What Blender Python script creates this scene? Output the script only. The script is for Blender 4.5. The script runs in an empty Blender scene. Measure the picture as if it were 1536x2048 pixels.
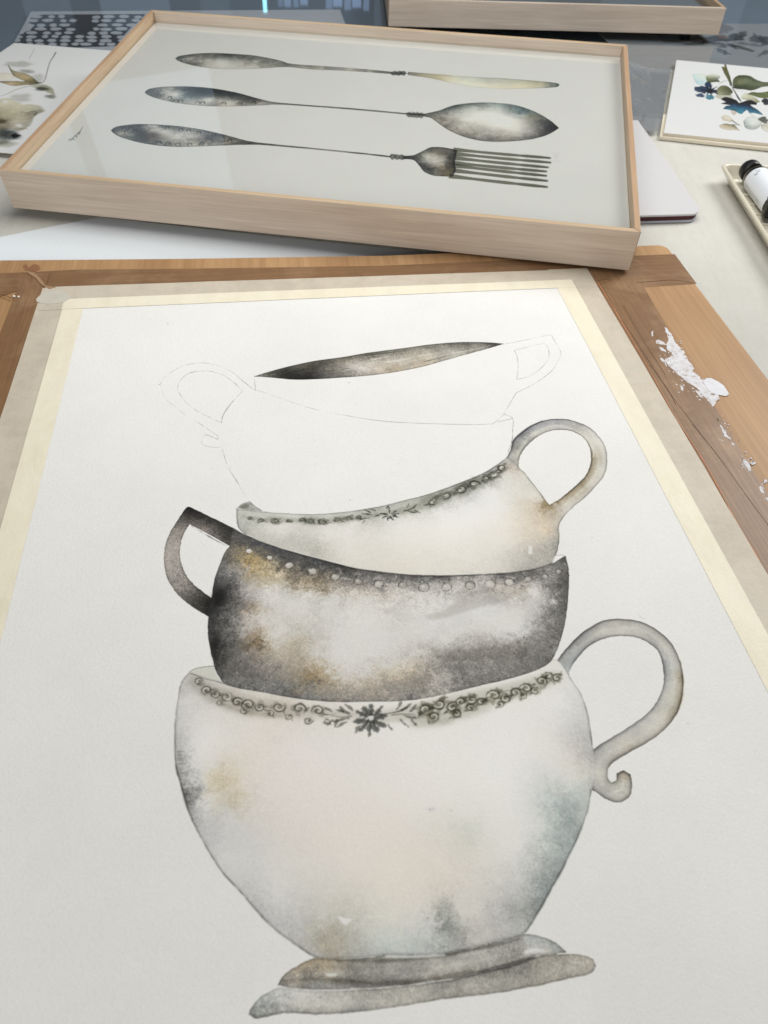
import bpy, bmesh, math, random
import numpy as np
from mathutils import Vector, Matrix
random.seed(7); rng = np.random.default_rng(11)
R_ = math.radians
SC = bpy.context.scene
COL = SC.collection

# ------------------------------------------------------------------ camera (solved from the perspective of the taped sheet)
F_PX, CAM_H, PITCH, ROLL = 1502.6, 0.4449, 0.8323, 0.0476
def _axes():
    f = np.array([0, math.cos(PITCH), -math.sin(PITCH)]); r = np.array([1., 0, 0]); u = np.cross(r, f)
    c, s = math.cos(ROLL), math.sin(ROLL)
    return c*r+s*u, -s*r+c*u, f
RT, UP, FW = _axes()
CAMP = np.array([0, 0, CAM_H])
cd = bpy.data.cameras.new('camera'); cam = bpy.data.objects.new('camera', cd); COL.objects.link(cam)
cam.matrix_world = Matrix([[RT[0], UP[0], -FW[0], 0], [RT[1], UP[1], -FW[1], 0], [RT[2], UP[2], -FW[2], CAM_H], [0, 0, 0, 1]])
cd.sensor_fit = 'VERTICAL'; cd.sensor_height = 24.0; cd.sensor_width = 18.0
cd.lens = 24.0*F_PX/2048; cd.clip_start = 0.01; cd.clip_end = 60
cd.dof.use_dof = True; cd.dof.focus_distance = 0.66; cd.dof.aperture_fstop = 8.5
SC.camera = cam

def rays(px):
    px = np.atleast_2d(np.asarray(px, float))
    return FW+((px[:, 0:1]-768)/F_PX)*RT+(-(px[:, 1:2]-1024)/F_PX)*UP
def at(x, y, z=0.0):                      # photo pixel -> point at height z
    d = rays([(x, y)])[0]; t = (z-CAM_H)/d[2]; return CAMP+t*d
def on_plane(px, O, N):                   # photo pixels -> points of a plane
    d = rays(px); t = ((O-CAMP)@N)/(d@N); return CAMP+d*t[:, None]

# ------------------------------------------------------------------ world and lamps (window light indoors)
w = bpy.data.worlds.new('World'); SC.world = w; w.use_nodes = True
bg = w.node_tree.nodes['Background']; bg.inputs[0].default_value = (0.78, 0.84, 0.92, 1); bg.inputs[1].default_value = 0.105
def area(name, loc, target, sx, sy, power, col):
    l = bpy.data.lights.new(name, 'AREA'); l.shape = 'RECTANGLE'; l.size = sx; l.size_y = sy; l.energy = power; l.color = col
    o = bpy.data.objects.new(name, l); COL.objects.link(o); o.location = loc
    o.rotation_euler = (Vector(target)-Vector(loc)).to_track_quat('-Z', 'Y').to_euler(); return o
area('window_light', (1.7, 2.0, 1.5), (0, .7, 0),      .9, 1.1, 31, (1.0, 0.985, 0.95))
area('overhead_fill', (0.0, 1.05, 1.05), (0, .85, 0), .9, .6, 7.0, (1.0, 0.985, 0.95))  # added fill lamp hung low overhead so brightness falls off across the sheet
area('room_light', (-.9, -2.2, .95), (0, 1.0, 0), 2.2, .9, 30, (1.0, 0.95, 0.87))
def strip(name, x, z, wd, ht, rad, col):   # tall window strips far behind the table, seen only mirrored in the glass
    area(name, (x, 3.9, z), (x*0.3, 0.9, z), wd, ht, rad*wd*ht*math.pi, col)
BL = (0.50, 0.68, 0.86)
strip('window_strip', -2.15, 1.95, .60, 1.1, .22, BL)
strip('window_strip', -1.36, 1.95, .66, 1.1, .27, BL)
for x_, w_, r_, z_ in ((-2.05, .34, .16, .42), (-1.62, .20, .10, .42), (-1.22, .30, .17, .42), (-.86, .13, .07, .42), (-.10, .10, .10, .42), (.35, .5, .05, .42), (1.15, .6, .09, .40), (1.9, .5, .06, .40)):
    strip('window_strip', x_, z_-.02, w_, .46, r_, BL)          # folds of a pale curtain
for x_, w_, r_ in ((-.566, .022, .30), (-.535, .030, .50), (-.498, .024, .36), (-.462, .034, .55), (-.350, .030, .40), (-.312, .040, .62), (-.268, .030, .45), (-.228, .040, .62), (-.186, .026, .42)):
    strip('window_strip', x_, .335-.01*(r_ > .5), w_, .35, r_, (.42, .62, 1.0))
strip('window_strip', -.637, .325, .017, .42, 3.2, (.30, .80, 1.0))
SC.view_settings.view_transform = 'Standard'; SC.view_settings.look = 'None'
SC.view_settings.exposure = 0.46; SC.view_settings.gamma = 1
SC.cycles.max_bounces = 10; SC.cycles.transparent_max_bounces = 12
SC.cycles.use_denoising = True

# ------------------------------------------------------------------ helpers
def lin(c):
    c = np.asarray(c, float); c = c/255.0
    return np.where(c <= .04045, c/12.92, ((c+.055)/1.055)**2.4)
def L(r, g, b): return tuple(lin((r, g, b)))+(1.0,)
def obj(name, verts, faces, mat=None, parent=None, label=None, cat=None, group=None, kind=None, smooth=False, mats=None, fm=None, uv=None):
    me = bpy.data.meshes.new(name); me.from_pydata([tuple(map(float, v)) for v in verts], [], faces); me.update()
    for m in (mats or ([mat] if mat else [])): me.materials.append(m)
    if fm: me.polygons.foreach_set('material_index', fm)
    if smooth: me.polygons.foreach_set('use_smooth', [True]*len(me.polygons))
    if uv is not None:
        ul = me.uv_layers.new(name='UVMap'); li = np.zeros(len(me.loops), np.int32); me.loops.foreach_get('vertex_index', li)
        ul.data.foreach_set('uv', np.asarray(uv, np.float32)[li].ravel())
    o = bpy.data.objects.new(name, me); COL.objects.link(o)
    if parent: o.parent = parent
    return tag(o, label, cat, group, kind)
def tag(o, label=None, cat=None, group=None, kind=None):
    if label: o['label'] = label
    if cat: o['category'] = cat
    if group: o['group'] = group
    if kind: o['kind'] = kind
    return o
def empty(name, loc, label, cat, group=None, mat=None):
    o = bpy.data.objects.new(name, None); COL.objects.link(o); o.empty_display_size = .02
    if mat is not None: o.matrix_world = mat
    else: o.location = loc
    return tag(o, label, cat, group)
def bev(o, wd, seg=2):
    m = o.modifiers.new('bevel', 'BEVEL'); m.width = wd; m.segments = seg; m.limit_method = 'ANGLE'; m.angle_limit = R_(40); return o
def prism(name, pts, z0, z1, mat, parent=None, off=(0, 0, 0), **k):   # polygon extruded between two heights
    n = len(pts); o3 = np.asarray(off)
    v = [np.array([p[0], p[1], z0])-o3 for p in pts]+[np.array([p[0], p[1], z1])-o3 for p in pts]
    a = sum(pts[i][0]*pts[(i+1) % n][1]-pts[(i+1) % n][0]*pts[i][1] for i in range(n))
    idx = list(range(n)) if a > 0 else list(range(n))[::-1]
    f = [tuple(idx[::-1]), tuple(i+n for i in idx)]
    for i in range(n):
        a_, b_ = idx[i], idx[(i+1) % n]; f.append((a_, b_, b_+n, a_+n))
    return obj(name, v, f, mat, parent, **k)
def pxs(pts, z): return [at(x, y, z)[:2] for x, y in pts]

class NT:
    def __init__(s, name):
        s.m = bpy.data.materials.new(name); s.m.use_nodes = True; s.t = s.m.node_tree; s.b = s.t.nodes['Principled BSDF']
        s.out = s.t.nodes['Material Output']
    def n(s, ty, **k):
        q = s.t.nodes.new(ty)
        for a, b in k.items():
            if a.startswith('i_'):
                key = a[2:]; q.inputs[int(key) if key.isdigit() else key.replace('_', ' ')].default_value = b
            else: setattr(q, a, b)
        return q
    def l(s, a, b): s.t.links.new(a, b)
    def tex(s, scale=(1, 1, 1), rot=(0, 0, 0), coord='Object'):
        c = s.n('ShaderNodeTexCoord'); m = s.n('ShaderNodeMapping'); m.inputs['Scale'].default_value = scale; m.inputs['Rotation'].default_value = rot
        s.l(c.outputs[coord], m.inputs[0]); return m.outputs[0]
    def noise(s, v, scale, detail=4, rough=.55, dist=0):
        q = s.n('ShaderNodeTexNoise'); q.inputs['Scale'].default_value = scale; q.inputs['Detail'].default_value = detail
        q.inputs['Roughness'].default_value = rough; q.inputs['Distortion'].default_value = dist; s.l(v, q.inputs['Vector']); return q.outputs['Fac']
    def ramp(s, f, stops):
        q = s.n('ShaderNodeValToRGB'); e = q.color_ramp.elements
        while len(e) < len(stops): e.new(.5)
        for k, (p, c) in enumerate(stops): e[k].position = p; e[k].color = c
        s.l(f, q.inputs[0]); return q.outputs[0]
    def mix(s, f, a, b, mode='MIX'):
        q = s.n('ShaderNodeMix', data_type='RGBA', blend_type=mode)
        for i, x in ((0, f), (6, a), (7, b)):
            if hasattr(x, 'links') or hasattr(x, 'is_linked'): s.l(x, q.inputs[i])
            else: q.inputs[i].default_value = x
        return q.outputs[2]
    def bump(s, h, dist, strength=1.0, prev=None):
        q = s.n('ShaderNodeBump'); q.inputs['Distance'].default_value = dist; q.inputs['Strength'].default_value = strength
        s.l(h, q.inputs['Height'])
        if prev is not None: s.l(prev, q.inputs['Normal'])
        return q.outputs[0]
    def fin(s, col=None, rough=.6, nrm=None, spec=.3):
        if col is not None:
            if hasattr(col, 'is_linked'): s.l(col, s.b.inputs['Base Color'])
            else: s.b.inputs['Base Color'].default_value = col
        if hasattr(rough, 'is_linked'): s.l(rough, s.b.inputs['Roughness'])
        else: s.b.inputs['Roughness'].default_value = rough
        s.b.inputs['Specular IOR Level'].default_value = spec
        if nrm is not None: s.l(nrm, s.b.inputs['Normal'])
        return s.m

def m_plain(name, c, rough=.6, spec=.3, bs=None, bd=0.0002, var=.06, vs=8):
    t = NT(name); v = t.tex()
    f = t.noise(v, vs, 5); col = t.ramp(f, [(.3, tuple(x*(1-var) for x in c[:3])+(1,)), (.7, tuple(min(1, x*(1+var)) for x in c[:3])+(1,))])
    n = t.bump(t.noise(v, bs, 3), bd) if bs else None
    return t.fin(col, rough, n, spec)
def m_wood(name, c0, c1, axis, fine=1.0, rough=.5, knots=0.0, spec=.3):
    # grain stretched along one local axis
    t = NT(name); s = [1, 1, 1]; s[axis] = .045
    v = t.tex(tuple(s)); big = t.noise(v, 55*fine, 6, .6, .6); v2s = [1, 1, 1]; v2s[axis] = .02
    v2 = t.tex(tuple(v2s)); fi = t.noise(v2, 520*fine, 3, .6); bl = t.noise(t.tex(), 7, 3)
    a = t.ramp(big, [(.3, c0), (.72, c1)])
    b = t.mix(.35, a, t.ramp(fi, [(.35, (.55, .5, .45, 1)), (.65, (1, 1, 1, 1))]), 'MULTIPLY')
    c = t.mix(.30, b, t.ramp(bl, [(.35, (.80, .76, .74, 1)), (.65, (1, 1, 1, 1))]), 'MULTIPLY')
    return t.fin(c, rough, t.bump(fi, .00012, .6), spec)

# ------------------------------------------------------------------ watercolour engine: paints pigment into a picture from code
def spectral(h, w_, beta, seed, stretch=(1, 1)):
    g = np.random.default_rng(seed); f = np.fft.rfft2(g.standard_normal((h, w_)))
    ky = np.fft.fftfreq(h)[:, None]*stretch[0]; kx = np.fft.rfftfreq(w_)[None]*stretch[1]
    k = np.sqrt(ky**2+kx**2); k[0, 0] = 1; a = k**(-beta/2); a[0, 0] = 0
    n = np.fft.irfft2(f*a, s=(h, w_)); return (n/n.std()).astype(np.float32)
N_PAPER = spectral(1024, 1024, 0.7, 1); N_MID = spectral(1024, 1024, 2.2, 2); N_BIG = spectral(1024, 1024, 3.2, 3); N_BIG2 = spectral(1024, 1024, 3.0, 4)
N_FEA = spectral(1024, 1024, 1.75, 8)
def tile(n, y0, y1, x0, x1, sc=1.0):
    yy = (np.arange(y0, y1)*sc).astype(int) % 1024; xx = (np.arange(x0, x1)*sc).astype(int) % 1024
    return n[yy][:, xx]
def blur(a, r):
    if r < .6: return a
    k = np.exp(-.5*(np.arange(-int(3*r)-1, int(3*r)+2)/r)**2); k /= k.sum(); p = len(k)//2
    b = np.pad(a, ((p, p), (0, 0)), mode='edge'); o = np.zeros_like(a)
    for i, kk in enumerate(k): o += kk*b[i:i+a.shape[0]]
    b = np.pad(o, ((0, 0), (p, p)), mode='edge'); q = np.zeros_like(a)
    for i, kk in enumerate(k): q += kk*b[:, i:i+a.shape[1]]
    return q
def smooth(pts, closed=True, n=6, corner=50):
    p = np.asarray(pts, float); m = len(p); out = []
    cs = set()
    for i in range(m):
        if not closed and i in (0, m-1): cs.add(i); continue
        a = p[i]-p[i-1]; b = p[(i+1) % m]-p[i]
        an = math.degrees(math.acos(np.clip(a@b/(np.linalg.norm(a)*np.linalg.norm(b)+1e-9), -1, 1)))
        if an > corner: cs.add(i)
    for i in range(m if closed else m-1):
        p1, p2 = p[i], p[(i+1) % m]
        p0 = p1-(p2-p1) if i in cs else p[i-1]; p3 = p2+(p2-p1) if (i+1) % m in cs else p[(i+2) % m]
        ts = np.arange(n)/n
        for t in ts: out.append(.5*((2*p1)+(-p0+p2)*t+(2*p0-5*p1+4*p2-p3)*t*t+(-p0+3*p1-3*p2+p3)*t**3))
    if not closed: out.append(p[-1])
    return np.array(out)
class Art:
    """a sheet lying in space: origin O, unit axes U (right) and V (down), size in metres; colours are given as they look
    beside the bare sheet, and the sheet colour is divided out again when the picture is finished"""
    boost = True
    def __init__(s, O, U, V, W, H, res, bare):
        s.O, s.U, s.V, s.W, s.H, s.res = map(lambda q: np.asarray(q, float), (O, U, V, W, H, res))
        s.N = np.cross(s.U, s.V); s.w = int(W/res); s.h = int(H/res); s.bare = bare
        s.a = np.ones((s.h, s.w, 3), np.float32)     # reflectance relative to bare sheet, sRGB-coded
        s.hgt = None
    def tx(s, px):
        P = on_plane(px, s.O, s.N)-s.O; g = s.U@s.V; a, b = P@s.U, P@s.V; k = 1-g*g
        return np.stack([(a-g*b)/k/s.res, (b-g*a)/k/s.res], -1)
    def ref(s, px):
        y = np.asarray(px, float)[..., 1]
        return np.stack([np.interp(y, [b[0] for b in s.bare], [b[1+k] for b in s.bare]) for k in range(3)], -1)
    def _mask(s, q, soft=0):
        pad = int(3*soft)+3
        x0, y0 = np.floor(q.min(0)).astype(int)-pad; x1, y1 = np.ceil(q.max(0)).astype(int)+pad
        x0, y0, x1, y1 = max(0, x0), max(0, y0), min(s.w, x1), min(s.h, y1)
        if x1 <= x0 or y1 <= y0: return None
        SS = 4; m = np.zeros((y1-y0, x1-x0+1), np.float32); A = q; B = np.roll(q, -1, 0)
        for j in range(y0, y1):
            for k in range(SS):
                y = j+(k+.5)/SS; c = (A[:, 1] <= y) != (B[:, 1] <= y)
                if not c.any(): continue
                xs = np.sort(A[c, 0]+(y-A[c, 1])/(B[c, 1]-A[c, 1])*(B[c, 0]-A[c, 0]))
                for a, b in zip(xs[::2], xs[1::2]):
                    a, b = max(a, x0)-x0, min(b, x1-1e-3)-x0
                    if b <= a: continue
                    ia, ib = int(a), int(b)
                    if ia == ib: m[j-y0, ia] += (b-a)/SS
                    else:
                        m[j-y0, ia] += (ia+1-a)/SS; m[j-y0, ib] += (b-ib)/SS
                        if ib > ia+1: m[j-y0, ia+1:ib] += 1/SS
        m = np.clip(m[:, :-1], 0, 1)
        if soft: m = blur(m, soft)
        return m, x0, y0, x1, y1
    def fill(s, poly, sam, edge=.25, ew=2.2, gran=.10, warp=9, pw=3.2, wob=.6, soft=0, alpha=1, mott=.0, sm=True, eps=6, smo=2.5, noe=(), cloud=.10, sat=.8, gain=1.0, feather=7, top=1.03):
        q = s.tx(smooth(poly) if sm else poly)
        if wob:
            t = np.arange(len(q)); q = q+np.stack([N_PAPER[3, (t*3) % 1024], N_PAPER[9, (t*3) % 1024]], -1)*wob*.5
        r = s._mask(q, soft)
        if r is None: return
        m, x0, y0, x1, y1 = r; st = 4
        S = np.array([[c[0], c[1]]+[(c[2+k] if len(c) > 3 else c[2]) for k in range(3)] for c in sam], float)
        P = s.tx(S[:, :2]); C = S[:, 2:5]/s.ref(S[:, :2]); C = C.mean(1, keepdims=True)+(C-C.mean(1, keepdims=True))*sat
        gy, gx = np.mgrid[y0:y1+st:st, x0:x1+st:st].astype(np.float32)
        wx = N_BIG[(gy.astype(int)//2) % 1024, (gx.astype(int)//2) % 1024]*warp+N_MID[gy.astype(int) % 1024, gx.astype(int) % 1024]*warp*.45
        wy = N_BIG2[(gy.astype(int)//2) % 1024, (gx.astype(int)//2) % 1024]*warp+N_MID[(gx.astype(int)) % 1024, gy.astype(int) % 1024]*warp*.45
        gx2, gy2 = (gx+wx).ravel(), (gy+wy).ravel(); c0 = eps*1.0
        Dm = np.sqrt(((P[:, None]-P[None])**2).sum(-1)+c0*c0); nP = len(P); Aug = np.zeros((nP+1, nP+1)); Aug[:nP, :nP] = Dm-np.eye(nP)*smo; Aug[:nP, nP] = 1; Aug[nP, :nP] = 1
        sol = np.linalg.solve(Aug, np.concatenate([C, np.zeros((1, 3))])); f = np.zeros((gx2.size, 3)); f += sol[nP]
        for p, cc in zip(P, sol): f += np.sqrt((gx2-p[0])**2+(gy2-p[1])**2+c0*c0)[:, None]*cc
        lo, hi = C.min(0)*.9, np.minimum(C.max(0)*1.02, 1.03); f = np.clip(f, lo, hi).reshape(gx.shape+(3,)).astype(np.float32)
        Y = (np.arange(y1-y0)/st); X = (np.arange(x1-x0)/st); iy, ix = Y.astype(int), X.astype(int); fy, fx = (Y-iy)[:, None, None], (X-ix)[None, :, None]
        f = (f[iy][:, ix]*(1-fy)*(1-fx)+f[iy+1][:, ix]*fy*(1-fx)+f[iy][:, ix+1]*(1-fy)*fx+f[iy+1][:, ix+1]*fy*fx)
        f = 1-(1-f)*gain
        if top < 1: f = f-np.maximum(f-.84, 0)*(1-top)*6
        if feather:
            Hh, Ww = f.shape[:2]; jy = (N_FEA[(np.arange(y0, y1) % 1024)][:, np.arange(x0, x1) % 1024]*feather).astype(int); jx = (N_FEA[(np.arange(x0, x1)+300) % 1024][:, (np.arange(y0, y1)+200) % 1024].T*feather).astype(int)
            Yi, Xi = np.mgrid[0:Hh, 0:Ww]; f = f[np.clip(Yi+jy, 0, Hh-1), np.clip(Xi+jx, 0, Ww-1)]
        d = np.clip(1-f.mean(-1, keepdims=True), 0, 1)
        amt = np.minimum(d, .75)*(.35+.65*np.minimum(1, (1-d)*2.2))
        f = f*(1+gran*amt*2.4*tile(N_PAPER, y0, y1, x0, x1)[..., None]+mott*amt*tile(N_MID, y0, y1, x0, x1)[..., None])
        if cloud:
            nn = tile(N_BIG2, y0, y1, x0, x1, 2.6)*.6+tile(N_MID, y0, y1, x0, x1, .8)*.55+tile(N_FEA, y0, y1, x0, x1)*.12; q1 = np.tanh(9*(nn-.25)); q2 = np.tanh(9*(tile(N_BIG, y0, y1, x0, x1, 3.1)*.6+tile(N_MID, y0+400, y1+400, x0, x1, .9)*.5+.3))
            cl = .55*q1+.45*q2-.35*(1-q1*q1); f = f*(1+cloud*np.minimum(d*2.2, 1)*(.3+.7*np.minimum(1, (1-d)*1.6))*cl[..., None])
        if edge:
            e = np.clip(m-blur(m, ew), 0, 1)*2
            for (ex, ey, er) in noe:
                q_ = s.tx([(ex, ey), (ex+er, ey)]); r2 = ((q_[0]-q_[1])**2).sum(); yy, xx = np.mgrid[y0:y1, x0:x1]
                e = e*(1-np.exp(-(((xx-q_[0, 0])**2+(yy-q_[0, 1])**2)/r2)**2))
            f = f*(1-edge*e[..., None]*(.5+.9*np.minimum(1, d*3)))
        f = np.clip(f, .03, 1.06); mm = (m*alpha)[..., None]
        s.a[y0:y1, x0:x1] = s.a[y0:y1, x0:x1]*(1-mm)+f*mm
    def shade(s, poly, c, alpha=1, soft=1.0, mode='mul', sm=True, gran=.0):     # one brush touch; c relative colour 0-255 beside white
        q = s.tx(smooth(poly) if sm else poly); r = s._mask(q, soft)
        if r is None: return
        m, x0, y0, x1, y1 = r
        if gran: m = np.clip(m*(1+gran*tile(N_PAPER, y0, y1, x0, x1)+gran*.8*tile(N_MID, y0, y1, x0, x1)), 0, 1)
        c = np.array(c, float)/255*(1.27 if mode == 'set' and s.boost else 1); c = np.minimum(c, 1); mm = (m*alpha)[..., None]; A = s.a[y0:y1, x0:x1]
        s.a[y0:y1, x0:x1] = A*(1-mm+mm*c) if mode == 'mul' else A*(1-mm)+c*mm
    def blob(s, x, y, rx, ry, c, alpha=.6, ang=0, soft=3, mode='mul', irr=.18, gran=.15):
        n = 14; t = np.arange(n)/n*2*math.pi; k = 1+irr*np.random.default_rng(int(x*7+y)).standard_normal(n)
        ca, sa = math.cos(R_(ang)), math.sin(R_(ang)); X = np.cos(t)*rx*k; Y = np.sin(t)*ry*k
        s.shade(np.stack([x+X*ca-Y*sa, y+X*sa+Y*ca], -1), c, alpha, soft, mode, gran=gran)
    def line(s, pts, wd, c, alpha=1, soft=.5, mode='mul', broken=0, sm=True, taper=False, seed=0, cor=88):
        p = smooth(pts, False, 8, cor) if sm and len(pts) > 2 else np.asarray(pts, float)
        q = s.tx(p); d = np.gradient(q, axis=0); d /= np.linalg.norm(d, axis=1)[:, None]+1e-9
        n = np.stack([-d[:, 1], d[:, 0]], -1); t = np.linspace(0, 1, len(q))
        W = wd/2*np.ones(len(q)) if np.isscalar(wd) else np.interp(t, np.linspace(0, 1, len(wd)), wd)/2
        if taper: W = W*np.sin(np.pi*np.clip(t, .04, .96))**.6
        W = W[:, None]
        if broken:
            W = W*np.clip(.75+broken*N_MID[(seed*37+5) % 1024, (np.arange(len(q))*9) % 1024], .12, 1.6)[:, None]
        r = s._mask(np.concatenate([q+n*W, (q-n*W)[::-1]]), soft)
        if r is None: return
        m, x0, y0, x1, y1 = r; c = np.minimum(np.array(c, float)/255*(1.27 if mode == 'set' and s.boost else 1), 1); mm = (m*alpha)[..., None]; A = s.a[y0:y1, x0:x1]
        s.a[y0:y1, x0:x1] = A*(1-mm+mm*c) if mode == 'mul' else A*(1-mm)+c*mm
    def image(s, name, sheet):
        c = np.clip(s.a, 0, 1.2); l_ = np.where(c <= .04045, c/12.92, ((c+.055)/1.055)**2.4)*np.array(sheet)[None, None]
        l_ = np.clip(l_, 0, 1); e = np.where(l_ <= .0031308, l_*12.92, 1.055*l_**(1/2.4)-.055)
        im = bpy.data.images.new(name, s.w, s.h); buf = np.ones((s.h, s.w, 4), np.float32); buf[..., :3] = e[::-1]
        im.pixels.foreach_set(buf.ravel()); im.update(); im.pack(); return im
def m_art(name, im, rough=.75, spec=.25, bs=420, bd=.00018, coat=0, str_=.6, grain=.0):
    t = NT(name); c = t.n('ShaderNodeTexCoord'); i = t.n('ShaderNodeTexImage'); i.image = im; i.interpolation = 'Cubic'; i.extension = 'EXTEND'
    t.l(c.outputs['UV'], i.inputs[0]); v = t.tex()
    h1 = t.noise(v, bs, 3, .6); h2 = t.noise(v, bs*2.6, 2, .5)
    nm = t.bump(h2, bd*.5, str_, t.bump(h1, bd, str_, t.bump(t.noise(v, 7, 3, .5), .004, .12)))
    if coat: t.b.inputs['Coat Weight'].default_value = coat; t.b.inputs['Coat Roughness'].default_value = .04
    return t.fin(i.outputs['Color'], rough, nm, spec)

# ------------------------------------------------------------------ the taped watercolour sheet: its painting
TH = 0.1632; PU = np.array([math.cos(TH), math.sin(TH), 0]); PV = np.array([math.sin(TH), -math.cos(TH), 0])
P0 = np.array([-0.322, 0.6708, 0.0])            # corner of the white area
MARG = 0.0215; SHW, SHH = 0.51+2*MARG, 0.762
BARE = [(560, 204, 205, 199), (1000, 200, 201, 195), (1400, 195, 196, 192), (2048, 181, 182, 178)]
A = Art(P0-PU*MARG-PV*MARG, PU, PV, SHW, SHH, 0.00034, BARE)
A.a *= (1+.006*tile(N_BIG, 0, A.h, 0, A.w, .5)+.006*tile(N_PAPER, 0, A.h, 0, A.w))[..., None]

def G(t):     # "x,y,v;x,y,r,g,b" -> list; a grey value is taken faintly warm
    o = []
    for q in t.replace('\n', '').split(';'):
        if not q.strip(): continue
        n = [float(z) for z in q.split(',')]
        o.append((n[0], n[1], n[2], n[2]-1, n[2]-6) if len(n) == 3 else tuple(n))
    return o
def Pp(t): return [tuple(float(z) for z in q.split(',')) for q in t.split()]

# --- third cup from the bottom, pale with leaf band
C_rim = Pp("473,1017 500,1021 526,1023.5 569,1026.7 617,1029 658,1027 698,1023 755,1014 812,1000 855,989 898,974 933,960.6 970,944.5 997,927 1013,914.7")
C_body = C_rim+Pp("1020,902 1030,917 1037,935 1048,945 1061,962 1077,982 1089,999 1099,1010 1116,1001 1135,1005 1147,1013 1134,1025 1122,1040.7 1117,1054 1118,1072 1117,1089 1114,1103 1110,1113 1104,1127 1069,1139 1020,1148 955,1151 890,1153 825,1152 756,1144 707,1138 642,1122 593,1109 541,1093 495,1072 477,1056 473,1037")
C_s = G("""480,1030,160,163,152;490,1050,148,150,140;500,1035,167,168,157;505,1066,162,162,150;545,1078,166,166,153;585,1092,160,160,148;630,1097,150,148,135;
600,1110,183,180,168;560,1058,191,190,179;700,1075,196,194,184;650,1060,197,195,185;800,1060,199,198,189;760,1100,192,188,174;850,1110,194,190,176;700,1110,190,187,174;900,1020,199,199,192;
950,1060,199,197,186;1000,1000,199,199,192;940,1010,200,200,194;1040,1000,188,183,166;1050,975,183,180,165;1060,960,178,176,163;1045,950,184,182,168;1080,990,186,180,164;1092,1003,112,90,48;1099,1014,118,96,55;
1085,1015,150,130,95;1070,1020,182,167,140;1075,1000,184,176,156;1060,1040,188,175,150;1090,1060,186,168,138;1105,1070,150,142,122;1113,1085,128,126,114;1108,1050,168,160,143;1090,1100,152,149,137;1070,1112,140,136,124;
1107,1112,128,126,115;1040,1110,162,158,146;1000,1122,182,178,165;950,1128,190,187,173;860,1140,192,188,174;1010,1080,195,191,177;1120,1020,172,166,150;1130,1018,176,172,158;
550,1032,172,173,162;620,1036,172,172,161;700,1033,166,167,156;760,1023,158,159,147;820,1008,160,162,149;870,1000,150,151,139;900,985,150,151,140;940,972,140,141,132;980,953,136,137,128;
1003,938,138,138,129;1020,920,140,140,130;1030,935,165,152,134;560,1043,190,190,180;700,1050,196,195,186;800,1036,194,194,184;880,1015,197,197,190;930,1000,199,199,192;980,975,196,196,188;1015,950,184,182,170""")
A.fill(C_body, C_s, gran=.09, edge=.32, warp=5, gain=.86, sat=.75, noe=[(1140,1019,16),(1020,925,16),(1106,1004,6)])
A.shade(Pp("474,1016 485,1007 500,1003 510,1012 526,1023 500,1021"), (150, 151, 143), .9, .8, gran=.2)
A.shade(Pp("478,1014 489,1009 500,1006 497,1013 488,1019"), (190, 191, 183), .8, 1.2)
C_out = Pp("1013,914.7 1020,902 1024,886 1028,878.6 1044,864 1061,852 1085,841.5 1108,838 1132,838.5 1155,844.4 1179,855 1196,871 1208,888 1213.5,908 1214,925 1212,941 1204,957 1190,974 1171,994 1147,1013 1134,1024")
C_in = Pp("1112,1004 1139,982 1157,966 1171,951 1179.7,931 1181.7,914 1178.8,896 1171,880.5 1159,869.8 1141,862 1122,859.6 1100,862 1077,872 1057.7,888 1044,904 1038,919.6 1037,935")
C_hs = G("""1027,890,90,92,90;1034,885,104,105,102;1050,865,78,80,84;1065,858,108,109,112;1090,847,122,122,124;1120,847,128,128,127;1148,851,140,138,130;1175,868,166,164,153;1050,885,152,152,142;
1080,862,160,160,150;1110,855,155,154,147;1070,868,158,157,146;1190,885,182,180,168;1207,910,176,175,163;1210,935,178,177,165;1188,905,152,144,122;1172,888,160,156,138;1185,930,130,115,84;1177,947,150,135,105;1198,935,181,179,167;
1165,962,135,118,85;1182,965,178,173,158;1140,984,140,122,88;1155,996,182,178,165;1108,1006,108,86,48;1125,1012,176,169,151;1128,1026,166,161,149;1025,905,142,142,132;1036,915,150,150,138;1024,920,134,134,124""")
A.fill(C_out+C_in, C_hs, gran=.08, gain=.88, edge=.52, warp=3, eps=3, ew=3.2, feather=3, noe=[(1124,1015,20),(1024,925,17)])
A.line(Pp("1034,912 1048,886 1072,864 1105,852 1140,856 1172,876 1192,905 1196,935 1182,962 1152,990 1128,1012"), [4, 7, 8, 6, 8, 10, 10, 8, 8, 5], (194, 195, 186), .5, 2.6, 'set', broken=.5, seed=9)
A.line(Pp("1182,890 1187,905 1186,915"), 3, (255, 255, 255), .6, .8, 'set')
A.line(Pp("1037,935 1048,945 1061,962 1077,982 1091,1001"), 1.6, (95, 92, 82), .75, .6, broken=.3)
A.line(C_rim[2:], 1.5, (110, 110, 102), .55, .6, broken=.4)
A.line(Pp("473,1016 474,1037 477,1056"), 1.4, (120, 120, 112), .5, .6)
A.line(Pp("1024,886 1031,875 1046,862 1062,851.5 1085,841.5"), 2.6, (50, 50, 52), .7, .8)
A.line(Pp("1147,1013 1134,1025 1122,1040.7 1117,1054 1118,1072 1117,1089"), 1.3, (130, 126, 112), .6, .6)
A.shade(Pp("1080,1170 1072,1118 1078,1112 1081,1121 1077,1131"), (255,)*3, .0)
A.shade(Pp("1057,1093 1064,1091 1064,1107 1056,1109"), (252, 252, 252), .75, .8, 'set')
A.shade(Pp("1104,1126 1108,1114 1114,1110 1130,1111 1120,1119"), (255,)*3, .85, .6, 'set')
A.line(Pp("1111,1111 1121,1110 1131,1112"), 1.1, (120, 120, 118), .7, .4)
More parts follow.
